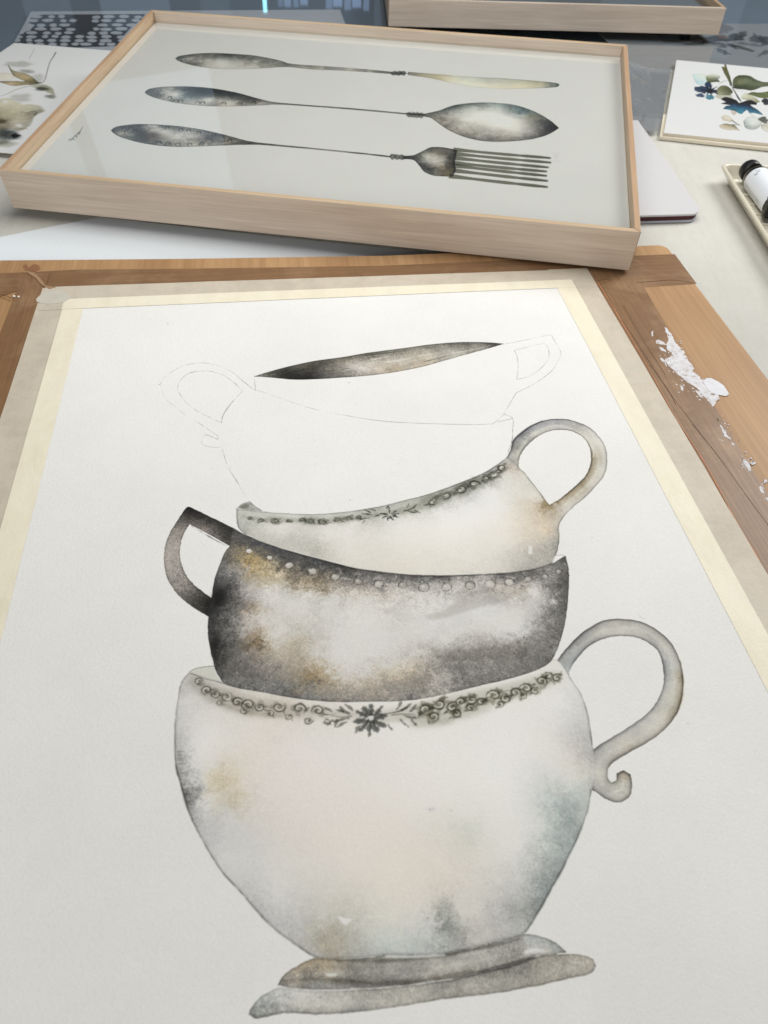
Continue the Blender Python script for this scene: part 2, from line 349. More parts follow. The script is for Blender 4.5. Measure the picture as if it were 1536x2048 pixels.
# leaf band on it
gr = (62, 64, 58)
def scroll0(x, y, R, rot, fl, dk=100, wd=2.6):
    t = np.linspace(0, 1, 30); r = R*(1-.78*t**.8); an = rot+fl*t*2*math.pi*1.25
    A.line([(x+r_*math.cos(q), y+r_*math.sin(q)*.62) for r_, q in zip(r, an)], [1, wd, wd*.8, wd, 1], (dk, dk+2, dk-6), .75, .6, broken=.4, sm=False, seed=int(x))
def leaf0(x, y, ang, ln, wd, c=96, al=.85):
    ca, sa = math.cos(R_(ang)), math.sin(R_(ang))*.6; A.line([(x, y), (x+ln*.4*ca-sa*1.5, y+ln*.4*sa+ca), (x+ln*ca, y+ln*sa)], [wd*.4, wd, 1], (c, c+2, c-5), al, .7, broken=.3, seed=int(x*3+y))
bandC = smooth(Pp("482,1032 520,1038 570,1040 640,1042 700,1037 760,1029 820,1018 880,997 940,972 985,950 1010,935"), False, 10)
A.line(bandC, [10, 20, 22, 22, 20, 20, 28, 34, 38, 32, 16], (192, 193, 184), .65, 3.2, sm=False, broken=.3)
for k, (x, y, R) in enumerate([(500, 1037, 6), (523, 1041, 8), (551, 1041, 10), (577, 1041, 6), (604, 1040, 8), (620, 1043, 10), (646, 1044, 11), (676, 1039, 10), (696, 1036, 8), (716, 1035, 7)]):
    A.blob(x, y, R*1.1, R*.6, (160, 162, 152), .75, -8, 1.5, irr=.3, gran=.3); scroll0(x, y, R*1.05, k*1.9, 1 if k % 2 else -1, 112, 4.0); leaf0(x+R*.6, y+2, 30*math.sin(k*3), R, 3.5, 128)
for k, (x, y, R) in enumerate([(864, 1004, 11), (892, 991, 12), (921, 980, 14), (948, 968, 13), (972, 957, 9), (988, 950, 12), (1004, 935, 12)]):
    A.blob(x, y, R, R*.7, (140, 142, 132), .7, -20, 1.8, irr=.3, gran=.35); A.blob(x, y, R*.5, R*.3, (190, 190, 182), .7, -20, 1.2, 'set'); scroll0(x, y, R*1.0, k*2.2, -1 if k % 2 else 1, 92, 4.2); leaf0(x-R*.5, y+R*.4, 140, R*.8, 4, 100)
for x, y in ((990, 951), (1003, 935), (996, 944)): A.line([(x-3, y+1), (x, y-2), (x+4, y)], [1, 3, 1], (240, 241, 236), .8, .6, 'set')
for x, y, an_, ln in ((744, 1030, 190, 22), (742, 1026, 215, 20), (738, 1036, 160, 24), (730, 1040, 110, 14), (752, 1022, 200, 16), (760, 1030, 150, 14), (806, 1022, -25, 22), (812, 1016, -70, 18), (822, 1018, -55, 20), (816, 1022, 15, 26), (828, 1020, 30, 16), (846, 1010, -20, 12)): leaf0(x, y, an_, ln, 5.5, 98)
for k, an in enumerate((-100, -45, -10, 25, 65, 100, 140, 190)):
    ca, sa = math.cos(R_(an)), math.sin(R_(an)); cx, cy = 779, 1029
    A.line([(cx+4*ca, cy+3*sa), (cx+12*ca-2*sa, cy+7.5*sa), (cx+21*ca, cy+13*sa)], [2, 7, 1.2], (58, 60, 55), .85, .7, broken=.3, seed=k)
for x, y in ((776, 1017), (790, 1035), (781, 1038)): A.line([(x-4, y), (x, y-5), (x+4, y+1)], [2, 3, 1], (25, 26, 24), .8, .5)

# --- bottom cup
A_hout = Pp("1112,1322 1134,1295 1163,1266 1201,1243 1238,1237.5 1280,1243 1313,1259 1342,1286 1359,1320 1366.7,1357 1363,1399 1351,1432 1321,1466 1284,1491 1246,1512 1221,1530 1214,1549 1221,1565 1232,1561 1233,1547 1246,1540 1261,1549 1264,1570 1259,1593 1238,1605 1213,1599 1192,1584 1182,1572")
A_hin = Pp("1184,1500 1221,1476 1259,1453 1292,1428 1313,1403 1326,1370 1326,1336 1317,1305 1301,1289 1276,1276 1242,1272 1209,1277 1180,1291 1155,1316 1139,1341 1138,1353")
A_hs = G("""1120,1325,128,130,128;1150,1290,124,123,119;1163,1272,122,121,118;1190,1253,135,132,127;1240,1247,150,147,138;1290,1257,150,148,138;1170,1300,152,149,141;1155,1305,140,148,148;1142,1335,136,146,147;1200,1268,158,155,146;
1240,1265,172,168,155;1300,1276,140,138,130;1285,1268,160,158,148;1330,1300,152,151,142;1352,1330,168,167,158;1325,1330,132,137,136;1330,1345,140,143,140;1345,1365,172,170,160;1363,1362,140,120,78;1362,1345,150,138,108;1358,1405,152,138,102;1347,1432,150,138,110;1330,1400,168,166,156;
1318,1440,164,160,145;1290,1460,166,163,152;1262,1497,150,142,120;1250,1480,163,158,144;1222,1500,142,140,132;1195,1512,136,136,130;1205,1535,152,151,143;1200,1560,166,164,150;1215,1580,142,142,133;1235,1592,162,160,147;
1255,1572,157,154,141;1247,1550,140,124,98;1195,1552,172,168,153;1188,1530,158,155,143;1270,1466,150,147,138;1310,1420,158,156,148""")
A.fill(A_hout+A_hin, A_hs, gran=.07, gain=.80, sat=.62, edge=.52, warp=3, eps=3, ew=4, feather=3, noe=[(1183,1536,30),(1125,1338,22)])
A.line(Pp("1359,1320 1366.7,1357 1363,1399 1351,1432"), 3.0, (150, 128, 84), .55, 1.0, broken=.5)
for p_, w__ in (("1140,1312 1172,1282 1205,1262 1240,1255 1278,1258 1312,1276 1338,1308 1346,1350 1344,1392 1330,1424 1300,1456 1262,1482 1224,1502 1200,1522 1200,1552 1214,1578 1238,1588", [3, 8, 10, 8, 5, 9, 12, 12, 9, 12, 10, 6, 8, 6, 4]),):
    A.line(Pp(p_), w__, (192, 192, 184), .5, 3.0, 'set', broken=.5, seed=4)
A.line(Pp("1247,1560 1243,1576 1226,1586"), 3, (200, 200, 192), .6, 1.2, 'set')
A_body = Pp("378,1344 366,1358 360,1372 352,1422 349.5,1460 350.5,1525 360,1564 376.5,1622 397.7,1668 420,1707 446,1746 482,1785 511,1819 547,1857 593,1891 632,1916 671,1918 740,1914 780,1908 840,1910 892,1907 947,1895 1000,1881 1047,1868 1072,1832 1105,1774 1134,1720 1157,1670 1176,1620 1184,1578 1192,1550 1186,1499 1180,1457 1174,1424 1161,1387 1138,1353 1125,1333 1113,1318 1098,1320 1066,1340 1017,1356 965,1368 903,1384 857,1393 800,1401 690,1402 625,1399 570,1391 528,1383 475,1374 440,1362")
A_s = G("""380,1368,166,164,155;420,1395,174,171,163;365,1400,178,177,170;500,1420,187,180,168;600,1440,190,184,172;560,1400,184,174,158;450,1480,192,188,178;600,1500,194,188,180;800,1480,198,197,190;1000,1450,198,198,192;900,1400,194,192,182;1060,1370,192,191,182;
1120,1400,196,196,190;1150,1400,184,185,178;1160,1440,172,174,168;1172,1480,156,157,150;1178,1505,142,142,136;1155,1525,176,171,160;1110,1500,192,190,182;1165,1550,172,170,160;1180,1550,162,162,150;
1108,1600,140,152,148;1090,1605,158,168,164;1130,1640,112,130,126;1155,1600,155,166,162;1105,1680,112,130,126;1085,1650,168,173,167;1124,1715,116,127,124;1094,1765,110,121,118;1065,1795,126,133,130;1085,1810,92,102,100;1057,1842,114,118,113;
1050,1857,130,134,128;1062,1700,178,180,173;1040,1740,172,174,167;1022,1780,162,163,155;1000,1822,140,141,134;1030,1812,130,132,126;980,1852,152,150,142;1160,1640,150,158,153;1140,1570,178,180,172;
940,1680,172,175,160;930,1650,184,184,172;955,1700,184,182,170;895,1862,92,101,92;915,1856,108,114,104;872,1868,150,153,145;930,1872,142,140,130;860,1850,172,171,160;930,1835,168,166,155;
820,1892,150,158,153;760,1892,158,168,160;700,1888,150,151,140;660,1862,150,145,125;645,1893,138,127,100;620,1898,140,138,131;600,1884,150,151,146;650,1832,166,164,151;640,1870,144,140,120;
700,1750,189,183,170;800,1700,192,184,170;600,1700,186,179,168;550,1650,186,179,169;500,1600,184,176,165;700,1600,194,188,178;850,1600,197,194,186;900,1780,182,174,160;800,1800,187,180,165;850,1840,181,177,164;750,1840,178,176,160;
550,1800,176,176,170;500,1750,173,174,168;480,1700,173,174,168;450,1640,176,176,170;420,1640,162,161,155;1000,1600,197,196,189;980,1500,199,198,192;1030,1560,197,197,190;900,1520,199,198,191;
400,1572,184,174,146;420,1580,168,154,118;437,1583,170,154,116;462,1612,166,150,110;440,1598,178,170,146;405,1590,174,164,136;470,1590,184,174,160;357,1538,135,134,130;366,1574,104,104,100;375,1602,112,112,108;386,1632,145,145,141;376,1540,180,180,175;384,1574,182,180,172;392,1604,182,180,174;402,1632,180,180,175;
354,1480,168,167,162;368,1505,184,183,178;392,1560,183,182,176;410,1535,186,182,170;390,1470,192,190,184;388,1580,160,160,156;430,1735,176,176,172;520,1830,150,150,148;560,1858,148,148,146""")
A.fill(A_body, A_s, gran=.085, edge=.28, warp=5, gain=.80, sat=.62, noe=[(1186,1536,38),(1127,1336,20)])
A.line(A_body[2:16], [1.2, 1.6, 2.6, 2.2, 1.4, 1.8, 1.5], (120, 118, 112), .75, .7, broken=.4)
A.line(Pp("1138,1353 1161,1387 1174,1424 1180,1457 1184,1490"), 1.6, (120, 122, 116), .7, .7, broken=.4)
A.line(Pp("1181,1578 1176,1620 1157,1670 1134,1720 1105,1774 1072,1832 1049,1867"), 1.7, (100, 108, 104), .6, .8, broken=.6)
for q in range(26):
    t = rng.random(); x = 352+10*t+18*t*t; y = 1500+130*t
    A.line([(x+2, y), (x+10+rng.random()*9, y-3+6*rng.random())], [2, .8], (140, 140, 136), .5, .9)
A.shade(Pp("675,1832 692,1836 706,1838 692,1851 684,1846"), (238, 240, 240), .9, .8, 'set')
for p in ("553,1602 562,1611 572,1619 586,1622", "705,1836 722,1829 740,1834 790,1829"): A.line(Pp(p), [1, 2.5, .8], (252, 250, 246), .6, .7, 'set', broken=.8)
for x, y in ((1105, 1520), (1117, 1570), (1125, 1576), (1110, 1582), (1132, 1582), (1140, 1596)): A.blob(x, y, 4, 2, (245, 245, 242), .55, 30, .9, 'set', irr=.5)
A.shade(Pp("378,1344 390,1337 412,1332 429,1331 433,1348 443,1362 420,1358 398,1350"), (176, 177, 170), .95, .8, 'set', gran=.1)
A.line(Pp("378,1344 395,1336 428.6,1331.5"), 1.2, (110, 112, 106), .7, .5); A.line(Pp("381,1346 405,1356 440,1365 462,1372"), 1.3, (120, 122, 114), .7, .5)
# --- foot and saucer
T_up = Pp("555,1969 566,1952 580,1940 606,1925 632,1916 671,1918 740,1914 780,1908 840,1910 892,1907 947,1895 1000,1881 1047,1868 1084,1874 1113,1887 1133,1905 1100,1910 1072,1912 1030,1926 988,1937 905,1957 830,1968 780,1974 739,1977 658,1980 593,1979 572,1975")
A.fill(T_up, gain=.74, sat=.62, sam= G("""566,1957,112,103,84;600,1943,130,112,80;640,1935,134,112,74;670,1928,120,108,85;650,1958,102,94,76;600,1966,86,82,70;575,1970,110,106,94;620,1960,84,80,70;700,1930,124,120,106;700,1968,84,82,72;760,1958,100,98,86;780,1940,122,122,112;780,1923,128,128,118;
850,1928,108,107,98;850,1950,122,118,107;900,1940,132,127,114;900,1920,96,96,88;950,1910,120,117,108;960,1900,136,134,124;1000,1898,112,110,102;960,1936,102,100,90;1000,1925,110,107,97;1030,1883,118,118,110;1060,1880,118,127,125;1100,1886,104,115,114;1127,1902,106,117,116;
1050,1900,140,138,128;1085,1900,150,147,134;1040,1917,94,91,80;1010,1912,104,102,92;840,1968,104,101,90;780,1970,96,95,86"""), gran=.11, edge=.3, warp=6, eps=5)
A.line(Pp("563,1963 620,1958 700,1962 760,1966 850,1960 950,1940"), [2, 6, 5, 6, 3], (120, 116, 104), .6, 1.5, broken=.3)
A.line(Pp("670,1921 720,1922 780,1921 860,1915 940,1900 1000,1888 1045,1876"), [3, 7, 4, 5, 3], (140, 140, 130), .7, 1.2, broken=.3)
A.line(Pp("770,1912 830,1913 890,1910"), 3, (215, 235, 232), .8, .9, 'set'); A.line(Pp("652,1949 662,1950 673,1949"), 3.5, (225, 225, 218), .9, .6, 'set')
A.shade(Pp("1046,1903 1062,1897 1082,1898 1094,1903 1070,1904 1050,1909"), (250,)*3, .85, .9, 'set'); A.line(Pp("780,1946 830,1948 868,1946"), 2, (200, 198, 186), .6, 1, 'set', broken=.7)
A.line(Pp("556,1972 580,1977 640,1981 740,1978 800,1973"), 2.8, (235, 235, 230), .8, .8, 'set')
T_lo = Pp("497,2029 502,2016 521,1993 547,1979 562,1975 600,1980 658,1981 739,1978 780,1975 830,1969 905,1958 988,1938 1030,1927 1072,1913 1134,1908 1163,1910 1184,1918 1192,1932 1180,1947 1138,1957 1072,1972 988,1987 884,1999 800,2013 723,2023 642,2029 577,2026 528,2034 512,2037")
A.fill(T_lo, gain=.74, sat=.62, sam= G("""508,2022,84,90,86;520,2008,112,119,115;530,1998,138,145,141;560,1993,162,166,160;600,2000,166,164,152;650,1995,164,162,150;543,2024,104,108,102;580,2020,112,112,104;622,2018,118,117,108;700,2000,156,151,136;700,2017,114,112,103;750,1995,150,146,132;
740,1984,120,117,106;780,1988,122,120,108;800,2006,140,136,122;860,1983,108,105,94;860,2000,124,121,108;900,1972,92,90,80;960,1975,120,116,104;1000,1953,86,83,73;960,1955,96,93,82;1040,1952,104,100,87;1050,1930,84,82,72;1080,1948,120,114,98;1100,1924,110,104,88;
1132,1926,147,140,120;1160,1925,167,160,140;1180,1935,156,149,130;1130,1950,110,105,92;1170,1945,136,129,111;1000,1978,108,105,93;920,1992,114,110,98"""), gran=.11, edge=.3, warp=7, eps=5)
A.line(Pp("905,1958 988,1938 1030,1927 1072,1913"), [2, 6, 4], (70, 68, 60), .5, 1.4); A.line(Pp("700,1976 780,1975 870,1962"), 2.0, (232, 232, 226), .7, .9, 'set', broken=.5)
A.line(Pp("1135,1921 1150,1925 1168,1926"), [1, 3, 1], (215, 212, 200), .6, .8, 'set')
for p_, w__, c_ in (("585,1950 640,1944 720,1946 800,1934", 9, 196), ("860,1938 930,1926 1000,1912", 8, 192), ("560,2000 640,2008 720,2004 800,1996", 10, 198), ("880,1986 960,1966 1020,1958", 7, 190), ("1090,1942 1130,1936 1165,1934", 9, 196), ("620,1972 700,1975", 4, 205)):
    A.line(Pp(p_), [2, w__, w__*.7, 2], (c_, c_-1, c_-8), .5, 2.2, 'set', broken=.6, seed=int(w__*c_))
# --- ornament on the bottom cup
def scroll(x, y, R, rot, fl, dk=90, wd=3.4, hi=1, sq=.8):
    t = np.linspace(0, 1, 34); r = R*(1-.80*t**.8); an = rot+fl*t*2*math.pi*1.35
    A.line([(x+r_*math.cos(q), y+r_*math.sin(q)*sq) for r_, q in zip(r, an)], [1.0, wd, wd*.8, wd*.9, 1.2], (dk, dk+1, dk-6), .72, .6, broken=.35, sm=False, seed=int(x+y))
    if hi: A.line([(x+(r_-R*.24)*math.cos(q), y+(r_-R*.24)*math.sin(q)*sq) for r_, q in list(zip(r, an))[2:22]], [.8, 3.0, 2.4, .8], (196, 196, 188), .8, .6, 'set', sm=False)
def leaf(x, y, ang, ln, wd, c=118, al=.8, sq=.85):
    ca, sa = math.cos(R_(ang)), math.sin(R_(ang))*sq; A.line([(x, y), (x+ln*.35*ca-sa*1.5, y+ln*.35*sa+ca*1.2), (x+ln*.75*ca, y+ln*.75*sa), (x+ln*ca, y+ln*sa)], [wd*.35, wd, wd*.75, .8], (c, c+2, c-4), al, .8, broken=.3, seed=int(x*3+y))
bandA = smooth(Pp("382,1358 410,1379 450,1397 500,1412 560,1419 650,1426 742,1430 830,1424 900,1411 985,1391 1060,1371 1118,1350"), False, 12)
A.line(bandA, [14, 32, 42, 38, 14, 14, 38, 36, 32, 22], (200, 198, 190), .62, 5.0, sm=False); A.line([(x, y+13) for x, y in bandA[8:-6]], [3, 8, 5, 2, 5, 8, 4], (196, 194, 184), .6, 3.0, sm=False, broken=.7)
for k, (x, y, R) in enumerate([(397, 1363, 8), (414, 1380, 11), (432, 1388, 9), (452, 1394, 12), (474, 1404, 11), (497, 1409, 13), (520, 1414, 10), (557, 1414, 13), (598, 1417, 13), (636, 1421, 12), (578, 1433, 7), (616, 1441, 8), (653, 1444, 7), (541, 1427, 7), (488, 1422, 7), (440, 1405, 6)]):
    A.blob(x, y, R*1.05, R*.85, (176, 174, 168), .75, 10, 1.6, irr=.3, gran=.3); scroll(x, y, R*1.2, k*1.7, 1 if k % 2 else -1, 132 if k < 7 else 122, 5.6)
    leaf(x+R*.8, y+R*.4, 20+70*math.sin(k*2.1), R*1.1, R*.45, 132, .7)
for k, (x, y, R) in enumerate([(852, 1418, 14), (878, 1408, 14), (905, 1415, 13), (922, 1403, 11), (944, 1399, 12), (962, 1404, 9), (988, 1391, 16), (1012, 1397, 11), (1030, 1385, 11), (1052, 1377, 13), (1070, 1382, 9), (1082, 1362, 12), (1096, 1352, 9), (1114, 1356, 10), (866, 1433, 12), (912, 1428, 10), (940, 1416, 9), (1000, 1408, 8), (1046, 1392, 7)]):
    A.blob(x, y, R*1.2, R*.9, (170, 170, 156) if k % 2 else (184, 184, 170), .8, -15, 1.1, irr=.34, gran=.25); A.blob(x+R*.2, y-R*.55, R*.8, R*.32, (126, 126, 112), .6, -10, 1.0, irr=.3)
    scroll(x, y, R*1.15, k*2.3+1, -1 if k % 3 else 1, 120, 5.8); leaf(x-R*.7, y+R*.6, 120+50*math.sin(k*1.3), R*.9, R*.45, 120, .7)
vine = [(x, y+3*math.sin(i*.55)) for i, (x, y) in enumerate(bandA)]
A.line(vine[6:64], 1.4, (120, 120, 112), .55, .6, sm=False, broken=.6); A.line(vine[74:-6], 1.4, (110, 110, 100), .55, .6, sm=False, broken=.6)
for x, y, an_, ln in [(700, 1428, 200, 30), (706, 1422, 225, 24), (700, 1436, 165, 34), (694, 1444, 150, 26), (686, 1426, 250, 18), (676, 1438, 110, 22), (664, 1424, 215, 20), (668, 1440, 140, 20), (720, 1452, 120, 20), (786, 1426, -25, 36), (792, 1420, -62, 26), (800, 1422, -38, 30), (806, 1430, 15, 30), (800, 1438, 48, 28), (818, 1424, -50, 24), (822, 1436, 60, 22), (834, 1424, 5, 18), (776, 1448, 60, 18)]:
    leaf(x, y, an_, ln, 9, 124, .82)
A.line(Pp("704,1432 680,1434 660,1430"), [2.4, 1], (110, 112, 104), .7, .6); A.line(Pp("782,1430 806,1428 832,1430"), [2.4, 1], (110, 112, 104), .7, .6)
for an, ln in ((-90, 32), (-50, 36), (-12, 34), (30, 36), (65, 34), (95, 40), (130, 36), (168, 36), (208, 36), (238, 32)):
    ca, sa = math.cos(R_(an)), math.sin(R_(an)); cx, cy = 742, 1437
    A.line([(cx+5*ca, cy+4*sa), (cx+ln*.45*ca-3*sa, cy+ln*.45*sa+1), (cx+ln*.8*ca, cy+ln*.75*sa), (cx+ln*1.02*ca-2*sa, cy+ln*.94*sa)], [6, 13, 15, 11, 1.5], (96, 99, 97), .85, 1.0, broken=.3, seed=int(an+200))
    A.line([(cx+8*ca, cy+7*sa), (cx+ln*.8*ca, cy+ln*.75*sa)], [1, 2.2, .8], (56, 58, 56), .7, .6)
A.line(Pp("731,1440 738,1434 748,1433"), 3.5, (225, 225, 220), .8, .8, 'set'); A.line(Pp("752,1431 770,1428 790,1424 806,1420"), [1, 2, 1], (110, 112, 106), .7, .6)
A.blob(860, 1446, 38, 7, (170, 168, 155), .45, -4, 5); A.blob(920, 1430, 60, 8, (182, 180, 168), .4, -14, 5)

# --- the dark cup
B_body = Pp("463,1053.5 495,1072 541,1090 593,1106.5 642,1119.5 707,1136 756,1143 800,1148 855,1151 905,1151 955,1149 1020,1145.5 1069,1137.4 1105,1126.7 1122,1116 1131,1112 1136,1136 1138,1155 1136,1194 1131,1240 1122,1276 1113,1302 1098,1326 1066,1343 1017,1358 965,1370 903,1385 857,1395 800,1402 690,1404 625,1401 570,1393 528,1385 475,1376 450,1368 440,1356 430,1337 420,1295 415.6,1266 416.5,1233 414,1231 423,1196 428,1162 436.7,1136 449,1106 459,1092 450,1070")
B_s = G("""458,1062,52,50,46;470,1085,56,54,48;500,1086,66,62,56;440,1190,24,23,21;433,1206,18,18,17;448,1196,40,38,35;425,1258,48,46,43;424,1282,20,19,18;430,1300,24,23,21;428,1318,32,31,28;440,1338,58,56,51;455,1352,80,78,72;
452,1130,84,82,77;440,1150,74,72,68;470,1150,120,116,110;480,1180,132,127,120;500,1195,148,143,136;470,1220,100,96,90;450,1240,74,72,68;480,1260,122,117,108;460,1290,88,85,78;490,1305,126,118,106;470,1330,92,88,82;
492,1124,150,114,40;500,1132,140,108,44;512,1136,150,122,66;530,1140,166,141,86;545,1158,176,156,106;560,1146,130,114,80;575,1152,128,108,78;600,1160,146,124,84;625,1168,140,116,76;650,1170,150,130,98;700,1176,152,140,120;520,1152,160,140,95;
535,1172,182,172,150;560,1180,192,186,174;600,1186,192,188,178;650,1190,186,182,174;520,1188,168,162,155;
500,1216,132,108,72;515,1214,166,142,108;507,1230,190,180,168;528,1240,192,182,166;525,1266,134,104,62;518,1280,150,128,90;505,1288,98,68,26;515,1291,108,78,34;500,1300,134,116,88;540,1275,192,180,162;560,1262,196,189,174;
600,1250,188,178,154;640,1240,192,185,170;700,1230,202,199,190;700,1270,204,202,195;740,1256,206,204,198;600,1300,150,136,112;560,1310,160,145,124;620,1322,178,162,136;580,1280,172,156,128;650,1330,192,183,166;700,1306,202,199,192;720,1340,199,193,182;740,1318,196,191,182;
672,1350,190,180,160;625,1358,126,95,40;635,1362,132,104,56;660,1352,160,138,100;700,1372,158,142,116;540,1340,118,110,98;500,1350,98,94,86;560,1376,98,95,86;620,1386,108,104,93;700,1394,118,114,104;740,1362,148,132,108;770,1358,166,150,126;
540,1105,56,54,48;600,1122,60,58,53;650,1136,55,54,49;700,1149,72,70,65;760,1157,94,91,86;800,1162,116,113,106;860,1166,116,113,106;920,1165,120,116,108;980,1160,118,115,107;1040,1154,108,105,97;1090,1143,88,86,79;1118,1130,72,70,64;1132,1160,60,58,53;
560,1122,70,66,58;620,1140,80,77,70;680,1156,112,106,96;740,1168,132,124,112;700,1140,44,43,39;800,1151,62,60,56;900,1154,62,60,56;1000,1151,62,60,56;850,1153,56,55,50;
780,1187,166,155,138;820,1200,176,170,158;880,1200,172,168,158;940,1195,176,172,163;1000,1186,168,158,142;1030,1190,163,152,134;1060,1180,182,177,166;1080,1210,168,165,157;1108,1200,112,108,100;1126,1200,72,70,65;1120,1240,80,78,70;1100,1240,110,107,99;
1075,1240,138,135,127;1055,1222,176,173,165;1000,1220,192,190,182;950,1240,203,202,196;900,1250,196,194,186;1000,1246,207,206,201;1032,1265,202,200,193;860,1272,198,196,188;800,1262,194,190,180;780,1222,182,177,166;900,1282,192,189,180;
960,1285,162,156,145;1000,1290,150,145,135;1050,1282,128,124,116;1090,1280,104,101,94;1080,1310,94,91,84;1040,1322,98,95,87;980,1322,104,101,93;920,1312,110,107,98;880,1308,126,121,111;840,1298,186,178,164;820,1328,178,160,134;860,1340,110,106,96;
795,1352,168,148,116;830,1366,118,108,92;880,1362,110,106,97;940,1350,104,101,93;900,1386,112,108,99;1000,1347,102,99,91;800,1387,114,109,98;790,1310,197,192,180;760,1340,180,170,148;850,1385,118,112,100""")
A.fill(B_body, B_s, gran=.11, edge=.18, warp=5, mott=.04, cloud=.20, sat=.55, gain=.86, feather=9, top=.93, noe=[(461,1070,26),(418,1212,26)])
B_hout = Pp("466,1056 440,1043 407,1027 381,1014.7 373,1015 366,1024 355,1041 339,1067 329,1097 328.6,1129 334,1155 349,1181 365,1198 385,1214 414,1232")
B_hin = Pp("424,1197 404,1183 381,1162 367,1139 360,1113 361,1090 368,1067 379,1048.5 397,1057.7 424,1072 459,1092")
A.fill(B_hout+B_hin, G("""376,1022,28,27,25;390,1024,34,32,30;400,1037,46,44,40;425,1044,56,54,49;445,1060,58,56,51;455,1070,60,57,52;378,1036,60,57,52;345,1062,122,117,108;355,1050,104,100,93;335,1100,152,145,136;350,1085,146,140,130;338,1130,142,137,129;350,1150,130,126,118;
350,1167,124,120,112;372,1192,84,82,76;392,1212,56,54,50;410,1222,38,37,34;400,1196,50,48,44;418,1208,22,22,20;404,1058,140,130,120;418,1066,110,104,96;370,1180,108,104,97"""), gran=.15, edge=.26, warp=3, eps=3, feather=4, noe=[(462,1074,26),(418,1214,26)])
A.blob(436, 1196, 11, 16, (60, 58, 55), .75, 20, 5, gran=.4); A.blob(431, 1290, 6, 24, (90, 88, 84), .7, 0, 4, gran=.4)
A.line(Pp("382,1052 400,1062 425,1077 455,1093"), [1, 3, 1], (60, 56, 52), .7, .8, broken=.5)
A.line(B_body[1:14], [2, 4, 4, 3, 3, 2.5, 2, 2], (40, 39, 36), .55, 1.5, broken=.4)
A.line([(x, y-2.2) for x, y in B_body[1:11]], 1.6, (255, 255, 252), .8, .5, 'set', broken=.7)
A.line([(x, y+1.8) for x, y in B_body[23:33]][::-1], 2.0, (238, 238, 232), .65, .7, 'set', broken=.6)
for k, (x, y) in enumerate([(498, 1102), (539, 1115), (578, 1130), (624, 1143), (670, 1154), (716, 1163), (757, 1168), (805, 1170), (848, 1175), (893, 1174), (940, 1171), (980, 1168), (1018, 1164), (1056, 1158), (1090, 1153), (1117, 1143)]):
    r = [7, 6, 8, 9, 9, 8, 9, 8, 10, 9, 9, 10, 9, 7, 6, 6][k]; v_ = [225, 195, 190, 180, 172, 150, 168, 140, 160, 168, 172, 178, 180, 150, 160, 150][k]
    t = np.linspace(0, 2*math.pi, 12); A.line([(x+1.1*r*math.cos(a), y+.85*r*math.sin(a)) for a in t], 1.6, (95, 90, 84), .7, .6, broken=.6, seed=k)
    A.blob(x, y, r*.86, r*.68, (v_, v_-3, v_-8), .82, 0, 1.1, 'set', irr=.14, gran=.1)
    A.blob(x-r*.2, y-r*.15, r*.35, r*.3, (215, 213, 206), .45, 0, 1.1, 'set')
A.line(Pp("680,1156 692,1157 702,1159"), 3, (190, 186, 178), .6, .8, 'set')
for q, al in (("960,1243 990,1232 1020,1222 1040,1212 1052,1220 1046,1240 1036,1252 1030,1268 1010,1262 990,1266 950,1258 920,1270 896,1286 876,1276 900,1262 930,1252", .55), ("690,1222 720,1216 760,1226 800,1240 840,1246 870,1256 830,1268 790,1268 760,1276 740,1300 724,1326 706,1318 700,1290 680,1270", .45), ("545,1190 570,1176 600,1184 640,1186 650,1198 610,1204 570,1206", .35), ("506,1230 524,1226 540,1236 560,1240 580,1256 560,1270 540,1282 520,1276 530,1258", .4)):
    A.shade(Pp(q), (191, 190, 186), al, 2.6, 'set', gran=.35)
for q, al in (("930,1166 1000,1176 1040,1186 1000,1204 960,1212 900,1232 860,1238 850,1232 900,1214", .22), ("860,1296 900,1300 960,1296 1020,1288 1060,1270 1080,1262 1076,1290 1040,1316 960,1322 880,1322", .2)):
    A.shade(Pp(q), (150, 144, 134), al, 3, 'mul', gran=.4)

# --- the dark ellipse of the top cup
D = Pp("508,753 535,744.6 571,734.7 626,722.7 684,714.7 735,706 808,696.5 863,689 917,684.8 972,685 1007,687.7 990,693 954,703 899,718 845,733 790,744 735,751 677,755.5 626,758.4 586,759 553,756 524,753.5")
A.fill(D, G("""518,751,116,118,104;532,748,70,70,60;552,747,48,47,42;575,749,30,30,27;600,751,22,22,20;618,746,30,29,27;625,738,50,47,42;600,736,74,71,62;650,733,98,95,85;650,751,66,66,61;650,722,80,78,68;690,722,116,110,98;700,733,152,148,138;722,735,178,175,165;
742,722,140,136,124;740,710,88,86,76;762,736,168,158,142;800,706,100,98,86;800,724,165,162,150;790,738,150,138,116;850,697,100,98,88;860,713,180,172,154;838,728,150,140,120;900,692,104,102,92;900,706,168,165,153;878,718,128,124,112;930,688,88,86,76;
950,697,132,130,118;970,689,74,72,64;998,688,52,50,46;690,752,98,96,88;745,748,140,132,118;720,720,132,128,116"""), gran=.12, edge=.35, warp=5, eps=4, pw=3.6)
for p, c, w_ in (("700,733 740,725 790,722 830,714 870,706", 190, 9), ("740,722 735,716 750,712", 70, 8), ("770,740 820,730 870,718 910,708", 105, 5), ("620,728 690,716 760,707 830,700", 90, 5), ("560,742 620,732 680,722", 95, 4), ("690,728 720,724 760,716 800,712", 190, 7), ("830,722 880,712 930,702 960,697", 185, 6), ("600,745 660,742 700,736", 120, 6), ("640,733 600,741 570,748", 60, 7), ("690,740 730,736 760,738", 190, 9), ("816,728 850,719", 90, 2.5)):
    A.line(Pp(p), [1, w_, 1], (c, c-2, c-10), .6, .9, 'set' if c > 150 else 'mul', broken=.5)
